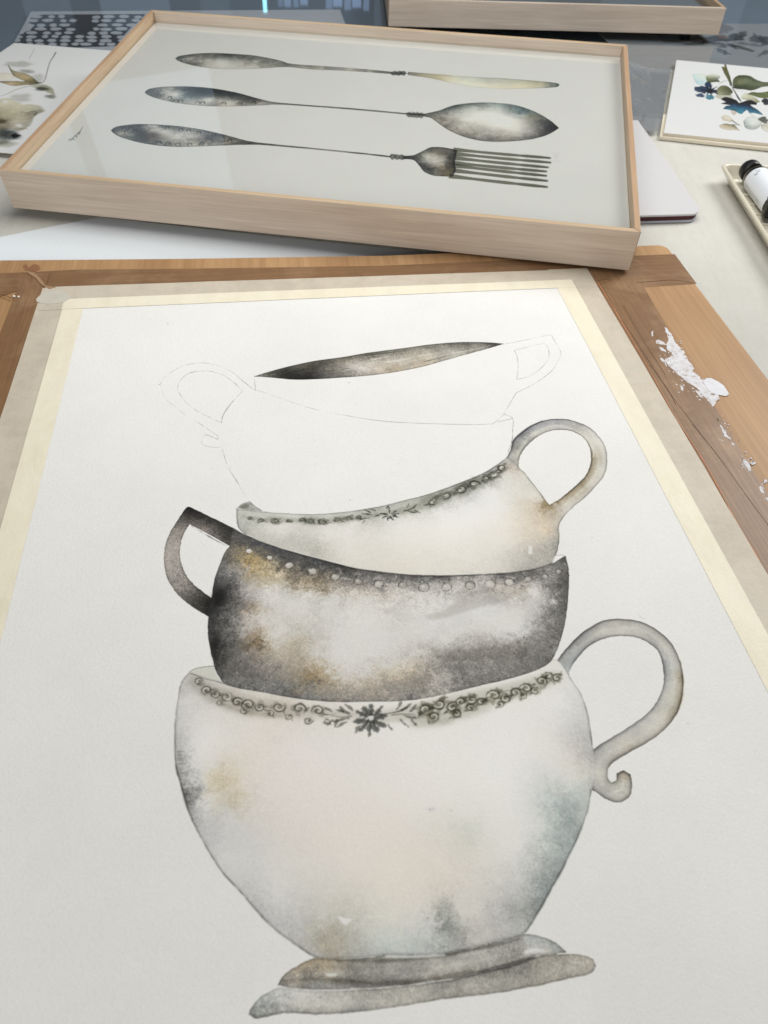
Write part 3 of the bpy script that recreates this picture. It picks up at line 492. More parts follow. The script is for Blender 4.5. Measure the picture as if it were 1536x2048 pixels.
for x, y in ((950, 697), (963, 695), (975, 692), (546, 749)): A.line([(x-5, y+1), (x+5, y-1)], [1, 2.4, 1], (215, 215, 208), .85, .5, 'set')
A.line(D[:11], [1, 1.6, 2, 1.6, 2.4], (50, 49, 44), .6, .7); A.line(D[13:]+[D[0]], 1.2, (90, 88, 80), .5, .6)
# --- pencil
pc = (118, 116, 120)
for k, (p, al) in enumerate([("321,768 329,755 347,741 370,731 394,726 417,727 440,733 464,744 482,759 503,776 511,781 508,755", .55), ("321,768 325,784 334,801", .3), ("334,801 352,815 370,830", .6), ("386,838 412,856 430,868 438,875 434,878 422,873 412,869.6 404,878 404,887 415,893 428,894.5 443,894", .75),
    ("444,898 456,934 472,960 498,1002 524,1022", .7), ("392,821 373,805 359,787 355,775 361,761 375,748 396,742.5 420,742.5 446,750 469,766 485,782 467,801 451,822 444.5,835 443,846 420,835 392,821", .8),
    ("514,780 540,789 586,805 631,819 680,829 768,842.5 868,847.5 943,849 978,848 988,846 1007,828 1022,803 1032,785.5", .55), ("995,844 1025,837", .5), ("1007,828 1025,837 1025,862 1024,880 1016,905", .65),
    ("1010,688 1055,679 1099,670 1104,673 1112,687.6 1121,703 1120,713 1106,738.5 1084,757 1055,775 1032,785.5", .6), ("1028,701 1055,694 1088,687.6 1097,701 1096,718.6 1081,737 1059,752 1033,759 1036,738.5 1034,714 1028,701", .5),
    ("1277,1229 1283,1236 1293,1237", .5)]):
    A.line(Pp(p), 1.25, pc, al, .45, broken=.55, seed=k)
for x, y in ((336, 647), (319, 769), (698, 765), (1184, 1075), (1375, 1447), (799, 1240), (1084, 1110), (700, 1000), (902, 1621), (860, 1618)): A.blob(x, y, 1.3, 1.0, (120, 118, 114), .5, 0, .5)
A.blob(862, 1619, 9, 3, (225, 220, 232), .8, -10, 2)
IM_SHEET = A.image('cup_painting', (.80, .795, .775))

# ------------------------------------------------------------------ materials
M_PANEL = m_wood('birch_plywood', L(190, 152, 110), L(162, 124, 84), 1, .55, .5)
def m_kraft(name, axis):
    t = NT(name); s = [1, 1, 1]; s[axis] = .03; v = t.tex(tuple(s)); q = t.tex()
    rib = t.noise(v, 420, 2, .4); bl = t.noise(q, 14, 5, .65, .4)
    c = t.ramp(bl, [(.25, L(144, 108, 74)), (.5, L(128, 96, 65)), (.75, L(158, 126, 94))])
    c = t.mix(.40, c, t.ramp(rib, [(.35, (.62, .58, .54, 1)), (.62, (1, 1, 1, 1))]), 'MULTIPLY')
    return t.fin(c, .42, t.bump(rib, .0002, .7), .35)
M_KR = m_kraft('kraft_tape_ribbed_lengthwise', 1); M_KT = m_kraft('kraft_tape_ribbed_across', 0)
def m_masking(name, cols, bs=300):
    t = NT(name); q = t.tex(); s = t.tex((1, .25, 1)); bl = t.noise(q, 26, 6, .7, .3); st = t.noise(s, 60, 5, .6)
    c = t.ramp(bl, [(.30, cols[0]), (.55, cols[1]), (.75, cols[2])]); c = t.mix(.35, c, t.ramp(st, [(.3, (.84, .82, .80, 1)), (.6, (1, 1, 1, 1))]), 'MULTIPLY')
    return t.fin(c, .5, t.bump(t.noise(q, bs, 4), .0003, .8, t.bump(st, .0006, .6, t.bump(t.noise(q, 24, 4, .6, .6), .003, .22))), .35)
M_MB = m_masking('masking_tape_over_board', (L(186, 177, 161), L(202, 192, 175), L(194, 188, 175)))
M_MY = m_masking('masking_tape_over_paper', (L(230, 223, 200), L(236, 229, 208), L(232, 226, 208)), 500)
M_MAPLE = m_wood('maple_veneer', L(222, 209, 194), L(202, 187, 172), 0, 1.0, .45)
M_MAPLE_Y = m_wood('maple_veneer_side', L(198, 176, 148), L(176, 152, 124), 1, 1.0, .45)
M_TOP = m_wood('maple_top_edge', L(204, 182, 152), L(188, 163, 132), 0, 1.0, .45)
M_WHITECARD = m_plain('white_card', (.78, .775, .75, 1), .7, .25, 300, .0002, .02)

def m_glass(name, ior, tint, rough=.0):
    t = NT(name); tr = t.n('ShaderNodeBsdfTransparent'); tr.inputs[0].default_value = tint
    gl = t.n('ShaderNodeBsdfGlossy'); gl.inputs['Roughness'].default_value = rough; gl.inputs['Color'].default_value = (1, 1, 1, 1)
    fr = t.n('ShaderNodeFresnel'); fr.inputs['IOR'].default_value = ior; mx = t.n('ShaderNodeMixShader')
    ge = t.n('ShaderNodeNewGeometry'); iv = t.n('ShaderNodeMath', operation='SUBTRACT'); iv.inputs[0].default_value = 1; ml = t.n('ShaderNodeMath', operation='MULTIPLY')
    t.l(ge.outputs['Backfacing'], iv.inputs[1]); t.l(fr.outputs[0], ml.inputs[0]); t.l(iv.outputs[0], ml.inputs[1])
    t.l(ml.outputs[0], mx.inputs[0]); t.l(tr.outputs[0], mx.inputs[1]); t.l(gl.outputs[0], mx.inputs[2]); t.l(mx.outputs[0], t.out.inputs['Surface']); return t.m
def m_clear(name, tint=(1, 1, 1, 1)):
    t = NT(name); tr = t.n('ShaderNodeBsdfTransparent'); tr.inputs[0].default_value = tint; t.l(tr.outputs[0], t.out.inputs['Surface']); return t.m
M_CLEAR = m_clear('clear_glass_underside')

# ------------------------------------------------------------------ the table: cloth in front, clear glass over prints behind
ZT = -0.016
def cloth():
    near = [(-1.4, -0.6), (1.7, -0.6)]
    a = at(0, 112, ZT); b = at(1340, 238, ZT); sl = (b[1]-a[1])/(b[0]-a[0])
    nx, ny = 150, 110; V = []; F = []
    fr_ = at(200, 434, ZT); fl = at(-40, 482, ZT)
    for j in range(ny+1):
        for i in range(nx+1):
            x = -1.4+3.1*i/nx; y1 = a[1]+sl*(x-a[0]); y = -.6+(y1+.6)*j/ny
            z = ZT-.0008+.0006*N_BIG[(j*5) % 1024, (i*5) % 1024]*.6
            V.append((x, y, min(z, ZT)))
    for j in range(ny):
        for i in range(nx):
            k = j*(nx+1)+i; F.append((k, k+1, k+nx+2, k+nx+1))
    t = NT('canvas_cloth'); q = t.tex(); wv = t.n('ShaderNodeTexWave', i_Scale=380.0, i_Distortion=1.2, i_Detail=2.0); wv2 = t.n('ShaderNodeTexWave', i_Scale=380.0, i_Distortion=1.2, i_Detail=2.0, bands_direction='Y')
    t.l(q, wv.inputs['Vector']); t.l(q, wv2.inputs['Vector'])
    bl = t.noise(q, 5, 6, .7, .5); sp = t.noise(q, 160, 2, .5); slub = t.noise(t.tex((1, .12, 1)), 130, 4, .7)
    c = t.ramp(bl, [(.30, L(196, 195, 188)), (.70, L(208, 207, 201))])
    c = t.mix(.5, c, t.ramp(sp, [(.735, (1, 1, 1, 1)), (.78, (.55, .48, .40, 1))]), 'MULTIPLY')
    c = t.mix(.5, c, t.ramp(slub, [(.30, (.90, .89, .87, 1)), (.55, (1, 1, 1, 1))]), 'MULTIPLY')
    n = t.bump(wv.outputs['Fac'], .0002, .35); n = t.bump(wv2.outputs['Fac'], .0002, .35, n); n = t.bump(t.noise(q, 11, 4, .6), .004, .35, n); n = t.bump(t.noise(q, 90, 5, .7), .0006, .6, n)
    obj('tablecloth', V, F, t.fin(c, .9, n, .1), kind='structure', smooth=True)
    return a, sl
CE, CSL = cloth()
def cy(x): return CE[1]+CSL*(x-CE[0])
prism('table_top', [(-1.9, -.62), (2.2, -.62), (2.2, 3.0), (-1.9, 3.0)], ZT-.030, ZT-.004, m_plain('dark_table', (.125, .165, .205, 1), .5), kind='structure')
ZG0, ZG1 = -.0135, -.0105
M_TG = m_glass('table_glass', 1.62, (.86, .90, .93, 1), .03); M_EDGE = m_plain('glass_edge', (.25, .38, .36, 1), .2)
gl_v = [(-1.5, cy(-1.5)+.002), (2.0, cy(2.0)+.002), (2.0, 2.9), (-1.5, 2.9)]
prism('glass_sheet', gl_v, ZG0, ZG1, mats=[M_CLEAR, M_TG, M_EDGE], mat=None, fm=[0, 1, 2, 2, 2, 2],
      label='large clear glass sheet lying over the prints at the back of the table', cat='glass sheet')
prism('paper_sheet', pxs([(-60, 486), (200, 434), (520, 470), (1000, 520), (1000, 560), (-60, 560)], ZT+.0003), ZT, ZT+.0004, m_plain('bright_paper', (.74, .79, .83, 1), .8, .2, 300, .0002, .01),
      label='bright white paper sheet tucked between the drawing board and the front frame', cat='paper')

# ------------------------------------------------------------------ drawing board with its tapes
BOARD = empty('drawing_board', (P0[0], P0[1], ZT), 'wooden drawing board edged with brown kraft tape and masking tape, torn paper stuck on it', 'drawing board',
              mat=Matrix(((PU[0], -PV[0], 0, P0[0]), (PU[1], -PV[1], 0, P0[1]), (0, 0, 1, ZT), (0, 0, 0, 1))))
BM = np.array(BOARD.matrix_world)
def bp(a, b, z): return (a, -b, z-ZT)      # board-local coordinates
ZB = -.001
def bprism(name, pts, z0, z1, mat, **k):
    return prism(name, [(a, -b) for a, b in pts], z0-ZT, z1-ZT, mat, BOARD, **k)
cr = [(.668-.012+.012*math.sin(t), -.0885+.012-.012*math.cos(t)) for t in np.linspace(0, math.pi/2, 7)]
pan = [(-.30, -.110), (-.1, -.1067), (.1, -.096), (.326, -.087), (.5, -.088)]+[(a+.004, b) for a, b in cr]+[(.673, .2), (.675, .82), (-.30, .82)]
bev(bprism('panel', pan, ZT, ZB, M_PANEL), .0012)
bprism('kraft_tape', [(-.068, -.078), (-.02, -.0795), (.1, -.073), (.32, -.0635), (.5, -.0650), (.6738, -.0648), (.6735, .0010), (.60, .0040), (.55, .0035), (.55, -.03), (-.066, -.03)], ZB+.00004, ZB+.00028, M_KT)
bprism('kraft_tape', [(-.31, -.078), (-.0715, -.077), (-.0735, -.040), (-.094, -.026), (-.31, -.024)], ZB+.00034, ZB+.00058, M_KT)
bprism('kraft_tape', [(.550, -.060), (.600, -.058), (.6095, .002), (.6055, .08), (.6025, .16), (.5995, .25), (.598, .33), (.596, .5), (.596, .8), (.55, .8)], ZB+.00032, ZB+.00060, M_KR)
bprism('kraft_tape', [(-.0735, -.072), (-.045, -.074), (-.045, .8), (-.082, .8), (-.0765, .15), (-.0745, .03)], ZB+.00062, ZB+.00090, M_KR)
# masking tape: lies on the board outside, steps up onto the sheet inside
SH_T = -.0185
def on_sheet(a_, b_): return -MARG < a_ < .51+MARG and SH_T < b_ < .7435
def masking(p, q, zo=0):
    # p, q: (outer, sheet edge, just inside it, inner) edge points (a, b) at the two ends
    V = []; F = []; fm = []; ts = list(np.linspace(0, 1, 41)); P_, Q_ = np.array(p), np.array(q); ax = int(abs(Q_[0, 1]-P_[0, 1]) > abs(Q_[0, 0]-P_[0, 0]))
    for lim in ((-MARG, .51+MARG) if ax == 0 else (SH_T, .7435)):
        t = (lim-P_[0, ax])/(Q_[0, ax]-P_[0, ax])
        if 0 < t < 1: ts += [t-.0008, t+.0008]
    ts = sorted(ts)
    for k, t in enumerate(ts):
        for j in range(4):
            e = P_[j]*(1-t)+Q_[j]*t; wob = .0003*N_MID[(j*31) % 1024, (k*7+j*99) % 1024] if j in (0, 3) else 0
            V.append(bp(e[0]+wob*.5*ax, e[1]+wob*.5*(1-ax), (.00016 if on_sheet(*e) else ZB+.00100)+zo))
    for k in range(len(ts)-1):
        for j in range(3):
            a = k*4+j; F.append((a, a+1, a+5, a+4)); e = sum(np.array(V[i][:2]) for i in F[-1])/4; fm.append(1 if on_sheet(e[0], -e[1]) else 0)
    m = len(V); V += [(v[0], v[1], v[2]-.00010) for v in V]
    F += [tuple(i+m for i in f[::-1]) for f in F]; fm += fm[:]
    return obj('masking_tape', V, F, mats=[M_MB, M_MY], fm=fm, parent=BOARD)
masking([(-.0478, -.0425), (-.0222, -.0425), (-.0212, -.0425), (0, -.0425)], [(-.0478, .79), (-.0222, .79), (-.0212, .79), (0, .79)])
masking([(.5567, -.0400), (.5322, -.0400), (.5312, -.0400), (.51, -.0400)], [(.5567, .79), (.5322, .79), (.5312, .79), (.51, .79)], .0001)
masking([(-.045, -.0440), (-.045, SH_T-.0006), (-.045, SH_T+.0004), (-.045, .0008)], [(.5567, -.0380), (.5567, SH_T+.0020), (.5567, SH_T+.0030), (.5567, -.0008)], .00022)
masking([(-.045, .786), (-.045, .7445), (-.045, .7435), (-.045, .722)], [(.5567, .786), (.5567, .7445), (.5567, .7435), (.5567, .722)], .0003)
pt = [(-.0335+.0165*math.cos(t)*(1+.12*math.sin(3*t)), -.0235+.0145*math.sin(t)*(1+.1*math.cos(2*t))) for t in np.linspace(0, 2*math.pi, 18)[:-1]]
bprism('tape_patch', pt, ZB+.0013, ZB+.00145, m_plain('tape_overlap', L(196, 192, 180), .5, .35, 300, .0002, .06, 60))
# glue stain and smears on the panel
def ragged(cx, cy_, rx, ry, n, seed, amp=.3, ang=0):
    g = np.random.default_rng(seed); t = np.arange(n)/n*2*math.pi; k = 1+amp*g.standard_normal(n); ca, sa = math.cos(R_(ang)), math.sin(R_(ang))
    return [(cx+rx*kk*math.cos(a)*ca-ry*kk*math.sin(a)*sa, cy_+rx*kk*math.cos(a)*sa+ry*kk*math.sin(a)*ca) for a, kk in zip(t, k)]
def px_ab(x, y, z=ZB):
    d = at(x, y, z)-P0; return d@PU, d@PV
M_STAIN = m_plain('dark_glue_stain', L(138, 96, 64), .35, .4, 200, .0001, .12, 90)
bprism('glue_stain', [px_ab(x, y) for x, y in Pp("45,532 52,528 58,535 64,530 70,528 78,531 81,539 72,543 60,545 50,541")], ZB+.00001, ZB+.00006, M_STAIN)
bprism('torn_tape_edge', [px_ab(x, y) for x, y in Pp("52,544 70,548 82,560 92,573 112,577 100,580 84,572 72,558 60,551")], ZB+.00110, ZB+.0016, m_plain('frayed_tape', L(158, 128, 98), .6, .3, 200, .0004, .1, 90))
for x, y, r in ((29, 594, 2.6), (38, 595, 2.2)): bprism('white_fleck', [px_ab(x+r*math.cos(t), y+r*.7*math.sin(t)) for t in np.linspace(0, 6.28, 9)[:-1]], ZB+.00092, ZB+.0013, M_WHITECARD)
# creases in the right kraft strip: thin folded ridges
M_CREASE = m_plain('tape_crease', L(92, 66, 44), .5, .3, 300, .0001, .1, 90)
def crease(pts, wd, mat=M_CREASE, h=.0002):
    p = np.array([px_ab(x, y) for x, y in smooth(pts, False, 8)]); d = np.gradient(p, axis=0); d /= np.linalg.norm(d, axis=1)[:, None]; n = np.stack([-d[:, 1], d[:, 0]], -1)
    m = len(p); W = wd*.62*(.55+.45*np.abs(N_MID[77, (np.arange(m)*11) % 1024]))[:, None]
    P_ = np.concatenate([p+n*W, (p-n*W)[::-1]]); bprism('tape_crease', [tuple(q) for q in P_], ZB+.0006, ZB+.0006+h, mat)
crease(Pp("1198,566 1214,592 1235,630 1262,668 1300,728 1338,786 1352,812"), .0004)
crease(Pp("1300,730 1345,795 1385,848 1440,918"), .00035); crease(Pp("1385,850 1441,920 1480,975 1560,1085"), .00035)
crease(Pp("1246,612 1262,640 1292,690 1330,750"), .0002); crease(Pp("1194,563 1210,560 1221,562"), .0003); crease(Pp("1273,566 1300,564 1345,561 1384,566"), .0003)
crease(Pp("0,590 12,592 24,598 30,604"), .0003); crease(Pp("0,596 10,598 22,603"), .0003); crease(Pp("1196,566 1240,640 1295,735 1350,835 1410,930 1475,1050 1520,1125"), .0007, m_plain('bare_wood_gap', L(190, 130, 92), .6), .00045)
# torn white paper scraps stuck to the kraft strip
t = NT('torn_paper'); q = t.tex(); f1 = t.noise(q, 210, 5, .7); f2 = t.noise(q, 900, 2, .5)
c = t.ramp(f1, [(.36, L(150, 126, 100)), (.42, L(206, 203, 204)), (.62, L(224, 223, 228))])
M_SCRAP = t.fin(t.mix(.25, c, t.ramp(f2, [(.35, (.8, .78, .76, 1)), (.6, (1, 1, 1, 1))]), 'MULTIPLY'), .8, t.bump(f1, .0009, .8), .2); M_FLAKE = m_plain('paper_flake', L(226, 226, 232), .7, .2, 200, .0002, .03)
for k, s in enumerate(["1329,655 1335,660 1344,670 1346,678 1349,684 1355,690 1361,698 1369,706 1372,714 1376,722 1383,730 1388,738 1385,744 1396,752 1402,760 1412,762 1420,770 1418,778 1430,784 1436,790 1439,800 1432,803 1428,812 1424,815 1419,806 1412,797 1405,793 1400,787 1396,780 1386,772 1374,766 1366,757 1357,752 1348,742 1336,732 1329,721 1338,716 1344,712 1340,705 1334,700 1331,690 1337,682 1334,672 1330,664",
                       "1311,683 1318,681 1328,686 1330,691 1322,690 1312,688", "1316,694 1324,696 1332,702 1333,706 1322,702", "1303,661 1306,664 1305,675 1303,670", "1318,710 1330,722 1334,735 1322,722", "1390,781 1400,786 1408,798 1398,793", "1362,772 1367,776 1366,784 1361,780",
                       "1439,850 1444,855 1449,862 1453,871 1459,876 1461,880 1455,877 1448,872 1443,862", "1434,838 1438,842 1436,845", "1462,884 1467,888 1468,893 1463,889", "1481,914 1488,920 1495,925 1499,933 1502,942 1498,944 1492,935 1486,926", "1502,925 1508,922 1511,928 1506,931 1500,928",
                       "1476,878 1480,884 1477,882", "1519,970 1525,980 1529,989 1522,986 1518,978", "1528,960 1534,962 1532,967 1527,965", "1531,995 1538,1000 1536,1006"]):
    p = np.array([px_ab(x, y) for x, y in Pp(s)]); n = len(p); q = []
    for i in range(n):                                           # roughen each edge
        a, b = p[i], p[(i+1) % n]
        for t in (0, .33, .66): q.append(tuple(a*(1-t)+b*t+rng.normal(0, .0004, 2)*(t > 0)))
    bprism('paper_scrap', q, ZB+.0006, ZB+.00075, M_SCRAP)
def flake():        # the lifted, curled flake
    c = Pp("1408,757 1414,754 1422,755 1436,762 1448,769 1455,778 1460,784 1455,787 1440,784 1426,780 1418,773")
    top = [np.array(px_ab(x, y, ZB+.004)) for x, y in c]; V = []; n = len(top); cen = sum(top)/n
    hs = [.0012, .0026, .0034, .0036, .0030, .0024, .0018, .0009, .0008, .0008, .0009]
    for z_ in (0, -.0004):
        for p, h in zip(top, hs): V.append(bp(p[0], p[1], ZB+h+z_))
        V.append(bp(cen[0], cen[1], ZB+.0026+z_))
    F = []
    for i in range(n):
        j = (i+1) % n; F.append((i, j, n)); F.append((j+n+1, i+n+1, 2*n+1)); F.append((j, i, i+n+1, j+n+1))
    obj('curled_paper_flake', V, F, M_FLAKE, BOARD, smooth=False)
flake()
V = []; F = []                                                    # crumbs of the same paper, too small to pick apart
for cx, cy_, sx, sy, n in ((1352, 715, 30, 34, 70), (1400, 775, 26, 22, 50), (1450, 866, 12, 26, 30), (1490, 925, 12, 18, 24), (1528, 980, 8, 22, 16), (1368, 762, 14, 10, 14)):
    for _ in range(n):
        x, y = cx+rng.normal()*sx*.5, cy_+rng.normal()*sy*.6+(rng.random()-.5)*4; a_, b_ = px_ab(x, y); r = .0003+.0007*rng.random()**2; k0 = len(V); m = 5
        for z_ in (ZB+.0007, ZB+.0006): V += [bp(a_+r*(.6+.8*rng.random())*math.cos(k*2*math.pi/m), b_+r*(.6+.8*rng.random())*math.sin(k*2*math.pi/m), z_) for k in range(m)]
        F.append(tuple(range(k0+m-1, k0-1, -1))); F += [(k0+k, k0+(k+1) % m, k0+m+(k+1) % m, k0+m+k) for k in range(m)]
obj('paper_crumbs', V, F, M_SCRAP, BOARD, kind='stuff')
# ------------------------------------------------------------------ the sheet itself
def slab_uv(name, O, U, V_, W, H, th, mat, edge, art=None, up=None, parent=None, nx=1, ny=1, **k):
    """flat rectangular slab whose top carries a picture; O is its upper left corner in the sheet's own view"""
    O, U, V_ = map(np.asarray, (O, U, V_)); N = up if up is not None else np.array([0, 0, 1.]); Vv = []; uv = []
    for z_ in (0, -th):
        for (a, b) in ((0, 0), (W, 0), (W, H), (0, H)):
            P = O+U*a+V_*b+N*z_; Vv.append(P)
            if art: d = P-art.O; uv.append((d@art.U/art.W, 1-d@art.V/art.H))
            else: uv.append((a/W, 1-b/H))
    F = [(3, 2, 1, 0), (4, 5, 6, 7), (0, 1, 5, 4), (1, 2, 6, 5), (2, 3, 7, 6), (3, 0, 4, 7)]
    return obj(name, Vv, F, mats=[mat, edge], fm=[0, 1, 1, 1, 1, 1], uv=uv, parent=parent, **k)
O_s = P0-PU*MARG+PV*SH_T
slab_uv('watercolor_sheet', O_s, PU, PV, SHW, SHH-(MARG+SH_T)*0, .00095, m_art('watercolour_paper', IM_SHEET, .8, .2, 430, .00055, 0, .7), M_WHITECARD, art=A,
        label='large watercolour painting of four stacked teacups, unfinished, taped to the board', cat='painting')

# ------------------------------------------------------------------ front picture frame with the cutlery painting
def rot(ax, ay, az):
    return np.array((Matrix.Rotation(az, 3, 'Z') @ Matrix.Rotation(ay, 3, 'Y') @ Matrix.Rotation(ax, 3, 'X')))
def frame(loc, M3, fw, fh, ft, label, art_fn, group=None, top_mat=None, recess=.0125, rw=.0068, glass=None):
    MW = np.eye(4); MW[:3, :3] = M3; MW[:3, 3] = loc
    root = empty('picture_frame', loc, label, 'picture frame', group, mat=Matrix(MW.tolist()))
    b = ft
    def rail(name, pts, ax, mt):
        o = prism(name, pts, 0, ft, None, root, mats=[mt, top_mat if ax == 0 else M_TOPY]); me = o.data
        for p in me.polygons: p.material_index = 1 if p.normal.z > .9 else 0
        bev(o, .0006, 2); return o
    g = .0005
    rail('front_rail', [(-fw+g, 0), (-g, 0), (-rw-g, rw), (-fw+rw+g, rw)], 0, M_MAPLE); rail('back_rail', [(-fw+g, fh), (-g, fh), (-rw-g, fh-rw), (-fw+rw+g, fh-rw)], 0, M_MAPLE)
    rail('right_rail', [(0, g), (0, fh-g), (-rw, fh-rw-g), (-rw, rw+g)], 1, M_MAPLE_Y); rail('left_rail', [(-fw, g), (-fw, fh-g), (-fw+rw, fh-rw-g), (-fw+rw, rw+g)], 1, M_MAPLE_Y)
    e = rw+.0002; zg = ft-recess
    prism('backing_board', [(-fw+e, e), (-e, e), (-e, fh-e), (-fw+e, fh-e)], .004, zg-.0055, m_plain('backing', (.35, .28, .2, 1)), root)
    art_fn(root, M3, np.array(loc), fw, fh, e, zg-.0032)
    prism('glass_pane', [(-fw+e, e), (-e, e), (-e, fh-e), (-fw+e, fh-e)], zg-.002, zg, None, root, mats=[M_CLEAR, glass], fm=[0, 1, 0, 0, 0, 0])
    return root
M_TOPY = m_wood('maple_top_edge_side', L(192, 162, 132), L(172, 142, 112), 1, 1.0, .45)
M_FG = m_glass('picture_glass', 2.05, (.82, .83, .82, 1))
def cutlery(root, M3, loc, fw, fh, e, z):
    O = M3@np.array([-fw+e, fh-e, z])+loc; U = M3@np.array([1., 0, 0]); V = M3@np.array([0, -1., 0])
    a = Art(O, U, V, fw-2*e, fh-2*e, .00045, [(80, 158, 163, 163), (200, 164, 168, 167), (420, 176, 178, 174)])
    a.a *= (1+.004*tile(N_BIG, 0, a.h, 0, a.w, .5))[..., None]
    # knife
    kh = Pp("350.4,117.4 357,112.5 369,110 395,107 428,106 460,107.3 509,111 558,120.7 578,127 604,129.5 700,136 784,143.5 784,148 700,142 623,138.6 574,134 525,136.5 477,138.5 428,137 395,132.5 369,126.5 357,122")
    a.fill(kh, G("356,117,58,72,70;366,117,78,90,88;375,113,82,92,84;385,125,84,90,80;380,118,140,142,132;400,110,96,98,88;400,128,110,112,100;420,122,150,151,142;440,110,70,78,70;455,112,50,58,54;470,113,82,88,80;450,125,156,158,150;490,125,150,151,142;500,113,86,90,82;520,130,120,122,110;540,122,100,104,96;560,128,92,94,84;575,131,76,78,70;600,133,112,113,100;640,135,126,128,114;690,138,138,138,124;760,144,96,96,86"), gran=.10, cloud=.28, gain=1.14, sat=.42, feather=3, edge=.5, warp=5, eps=4)
    for x in (788, 797, 806): a.blob(x, 146.5, 6, 4.6, (74, 76, 70), .85, 0, 1.0, irr=.1)
    a.line(Pp("784,146.5 817,147"), 5, (96, 98, 90), .7, .8)
    kb = Pp("816,143.7 875,148.6 940,153.5 1005,156.7 1070,161.6 1109,165.5 1118,168 1118,171 1109,174.5 1070,176.6 1005,177.5 956,174.5 908,166.5 862,156.7 816,150")
    a.fill(kb, G("825,147,90,90,80;850,150,132,130,106;880,153,146,140,112;900,160,168,168,150;930,157,148,156,148;930,165,172,172,156;980,162,144,148,138;980,172,170,168,150;1030,165,142,146,130;1040,174,166,162,140;1080,168,140,140,112;1090,174,140,144,130;1110,169,78,88,84;1117,170,62,74,74"), gran=.04, edge=.5, warp=4, eps=4)
    # spoon
    sh = Pp("289.5,184.8 294,180 304,176.5 330,173.5 379,173 428,177 477,186 519,197.8 564.6,206 700,216 800,225 844,228 844,231 800,228 700,219 568,209.5 525,210.5 477,212.5 428,212.5 385,210 346,204.5 311,196 296,190")
    a.fill(sh, G("296,184,82,88,84;310,180,110,112,106;318,190,112,112,106;330,184,150,150,142;345,200,122,122,112;360,178,92,96,92;375,182,70,84,84;372,190,88,116,122;350,190,170,170,162;395,178,42,54,52;410,184,36,50,50;440,186,48,60,56;460,190,56,66,62;480,192,62,68,62;500,197,66,68,62;515,200,80,80,72;420,198,172,172,164;460,203,166,164,154;400,203,150,148,138;430,209,124,122,110;480,208,140,138,126;520,205,142,140,130;545,207,110,110,100;600,211,100,100,90;700,218,116,116,104;780,224,110,110,98;830,229,80,80,74"), gran=.10, cloud=.28, gain=1.14, sat=.42, feather=3, edge=.5, warp=4, eps=4)
    for x, y, r in ((352, 203, 7), (362, 203, 5), (396, 206, 6), (406, 206, 5), (340, 196, 5), (448, 208, 6), (480, 208, 5), (508, 206, 4)): a.line([(x-r, y+1), (x-r*.4, y-3), (x+r*.6, y-2), (x+r*.5, y+2)], [2, 5, 2], (84, 82, 72), .8, .6, cor=170)
    for an in range(0, 360, 45): a.line([(322+4*math.cos(R_(an)), 186+2.6*math.sin(R_(an))), (322+13*math.cos(R_(an)), 186+7*math.sin(R_(an)))], [3, 6, 2], (60, 64, 62), .8, .6)
    for x in (818, 826, 834, 842): a.blob(x, 229+(x-818)*.05, 5, 6, (96, 98, 90), .8, 10, .9, irr=.1)
    sb = Pp("844,228 875,221.8 908,210.4 947,205.6 989,205.6 1031,210.4 1070,223.5 1100,241 1117.8,256 1096,269 1064,278 1021,282.7 973,282.7 934,275.5 901,262.5 878,248 862,236.5 844,232")
    a.fill(sb, G("""850,230,70,72,66;866,229,92,92,82;880,224,88,92,84;900,216,58,72,70;920,210,66,80,76;905,226,142,142,132;890,235,120,114,102;885,242,122,116,104;900,254,126,122,110;950,208,84,98,94;945,216,140,146,140;990,209,96,112,110;1000,220,150,158,154;960,230,176,176,170;1020,235,178,178,172;930,240,172,172,164;990,255,172,170,162;1040,222,70,96,100;1050,228,90,112,114;1062,233,130,128,106;1075,238,120,122,108;1088,245,70,74,74;1100,253,48,48,50;1112,256,44,44,46;1080,255,96,96,94;1070,265,130,128,120;1085,268,72,72,70;
1040,262,168,166,158;1050,275,104,104,98;1020,278,96,92,84;980,279,92,92,88;950,265,130,126,114;955,275,110,108,100;925,266,116,110,98;960,250,160,158,148;1020,268,142,138,126;1000,272,120,116,104"""), gran=.10, cloud=.22, gain=1.14, sat=.42, feather=3, edge=.5, warp=7, eps=5)
    # fork
    fh_ = Pp("222,260.7 228,255.5 239,252 271,248.4 314,249 363,253 412,260.7 460,272.5 499,282.5 545,288 700,303 781,312 781,315 700,306 545,291.5 499,289.5 444,291 379,293.5 330,292.5 281,285.5 242,274.5 228,267")
    a.fill(fh_, G("""228,261,60,60,56;240,258,90,92,84;242,266,120,118,100;255,255,70,72,68;262,268,88,90,84;275,253,62,66,66;272,262,60,58,52;285,266,58,54,48;292,258,96,94,88;300,272,92,72,50;285,278,68,68,64;305,284,98,98,90;310,255,150,150,142;330,262,172,172,164;325,252,84,86,80;350,257,96,98,92;370,262,128,128,120;360,272,168,167,158;
345,285,130,126,108;390,286,134,130,112;400,262,92,94,90;420,278,66,64,62;410,272,84,82,78;440,276,92,92,86;430,288,120,116,98;450,280,100,98,88;475,284,82,82,76;500,286,70,68,60;545,290,88,86,76;600,295,112,110,94;700,304,122,120,104;770,312,98,98,88"""), gran=.10, cloud=.28, gain=1.14, sat=.42, feather=3, edge=.5, warp=4, eps=4)
    for x, y, r in ((262, 257, 6), (270, 262, 5), (318, 286, 7), (336, 288, 6), (356, 289, 6), (380, 289, 6), (404, 288, 5), (335, 256, 5), (362, 260, 6), (378, 262, 5), (398, 266, 5), (428, 271, 5), (460, 281, 5)): a.line([(x-r, y+2), (x-r*.5, y-2.6), (x+r*.5, y-2.4), (x+r*.6, y+1.6)], [2, 5.5, 2], (70, 66, 54), .8, .6, cor=170)
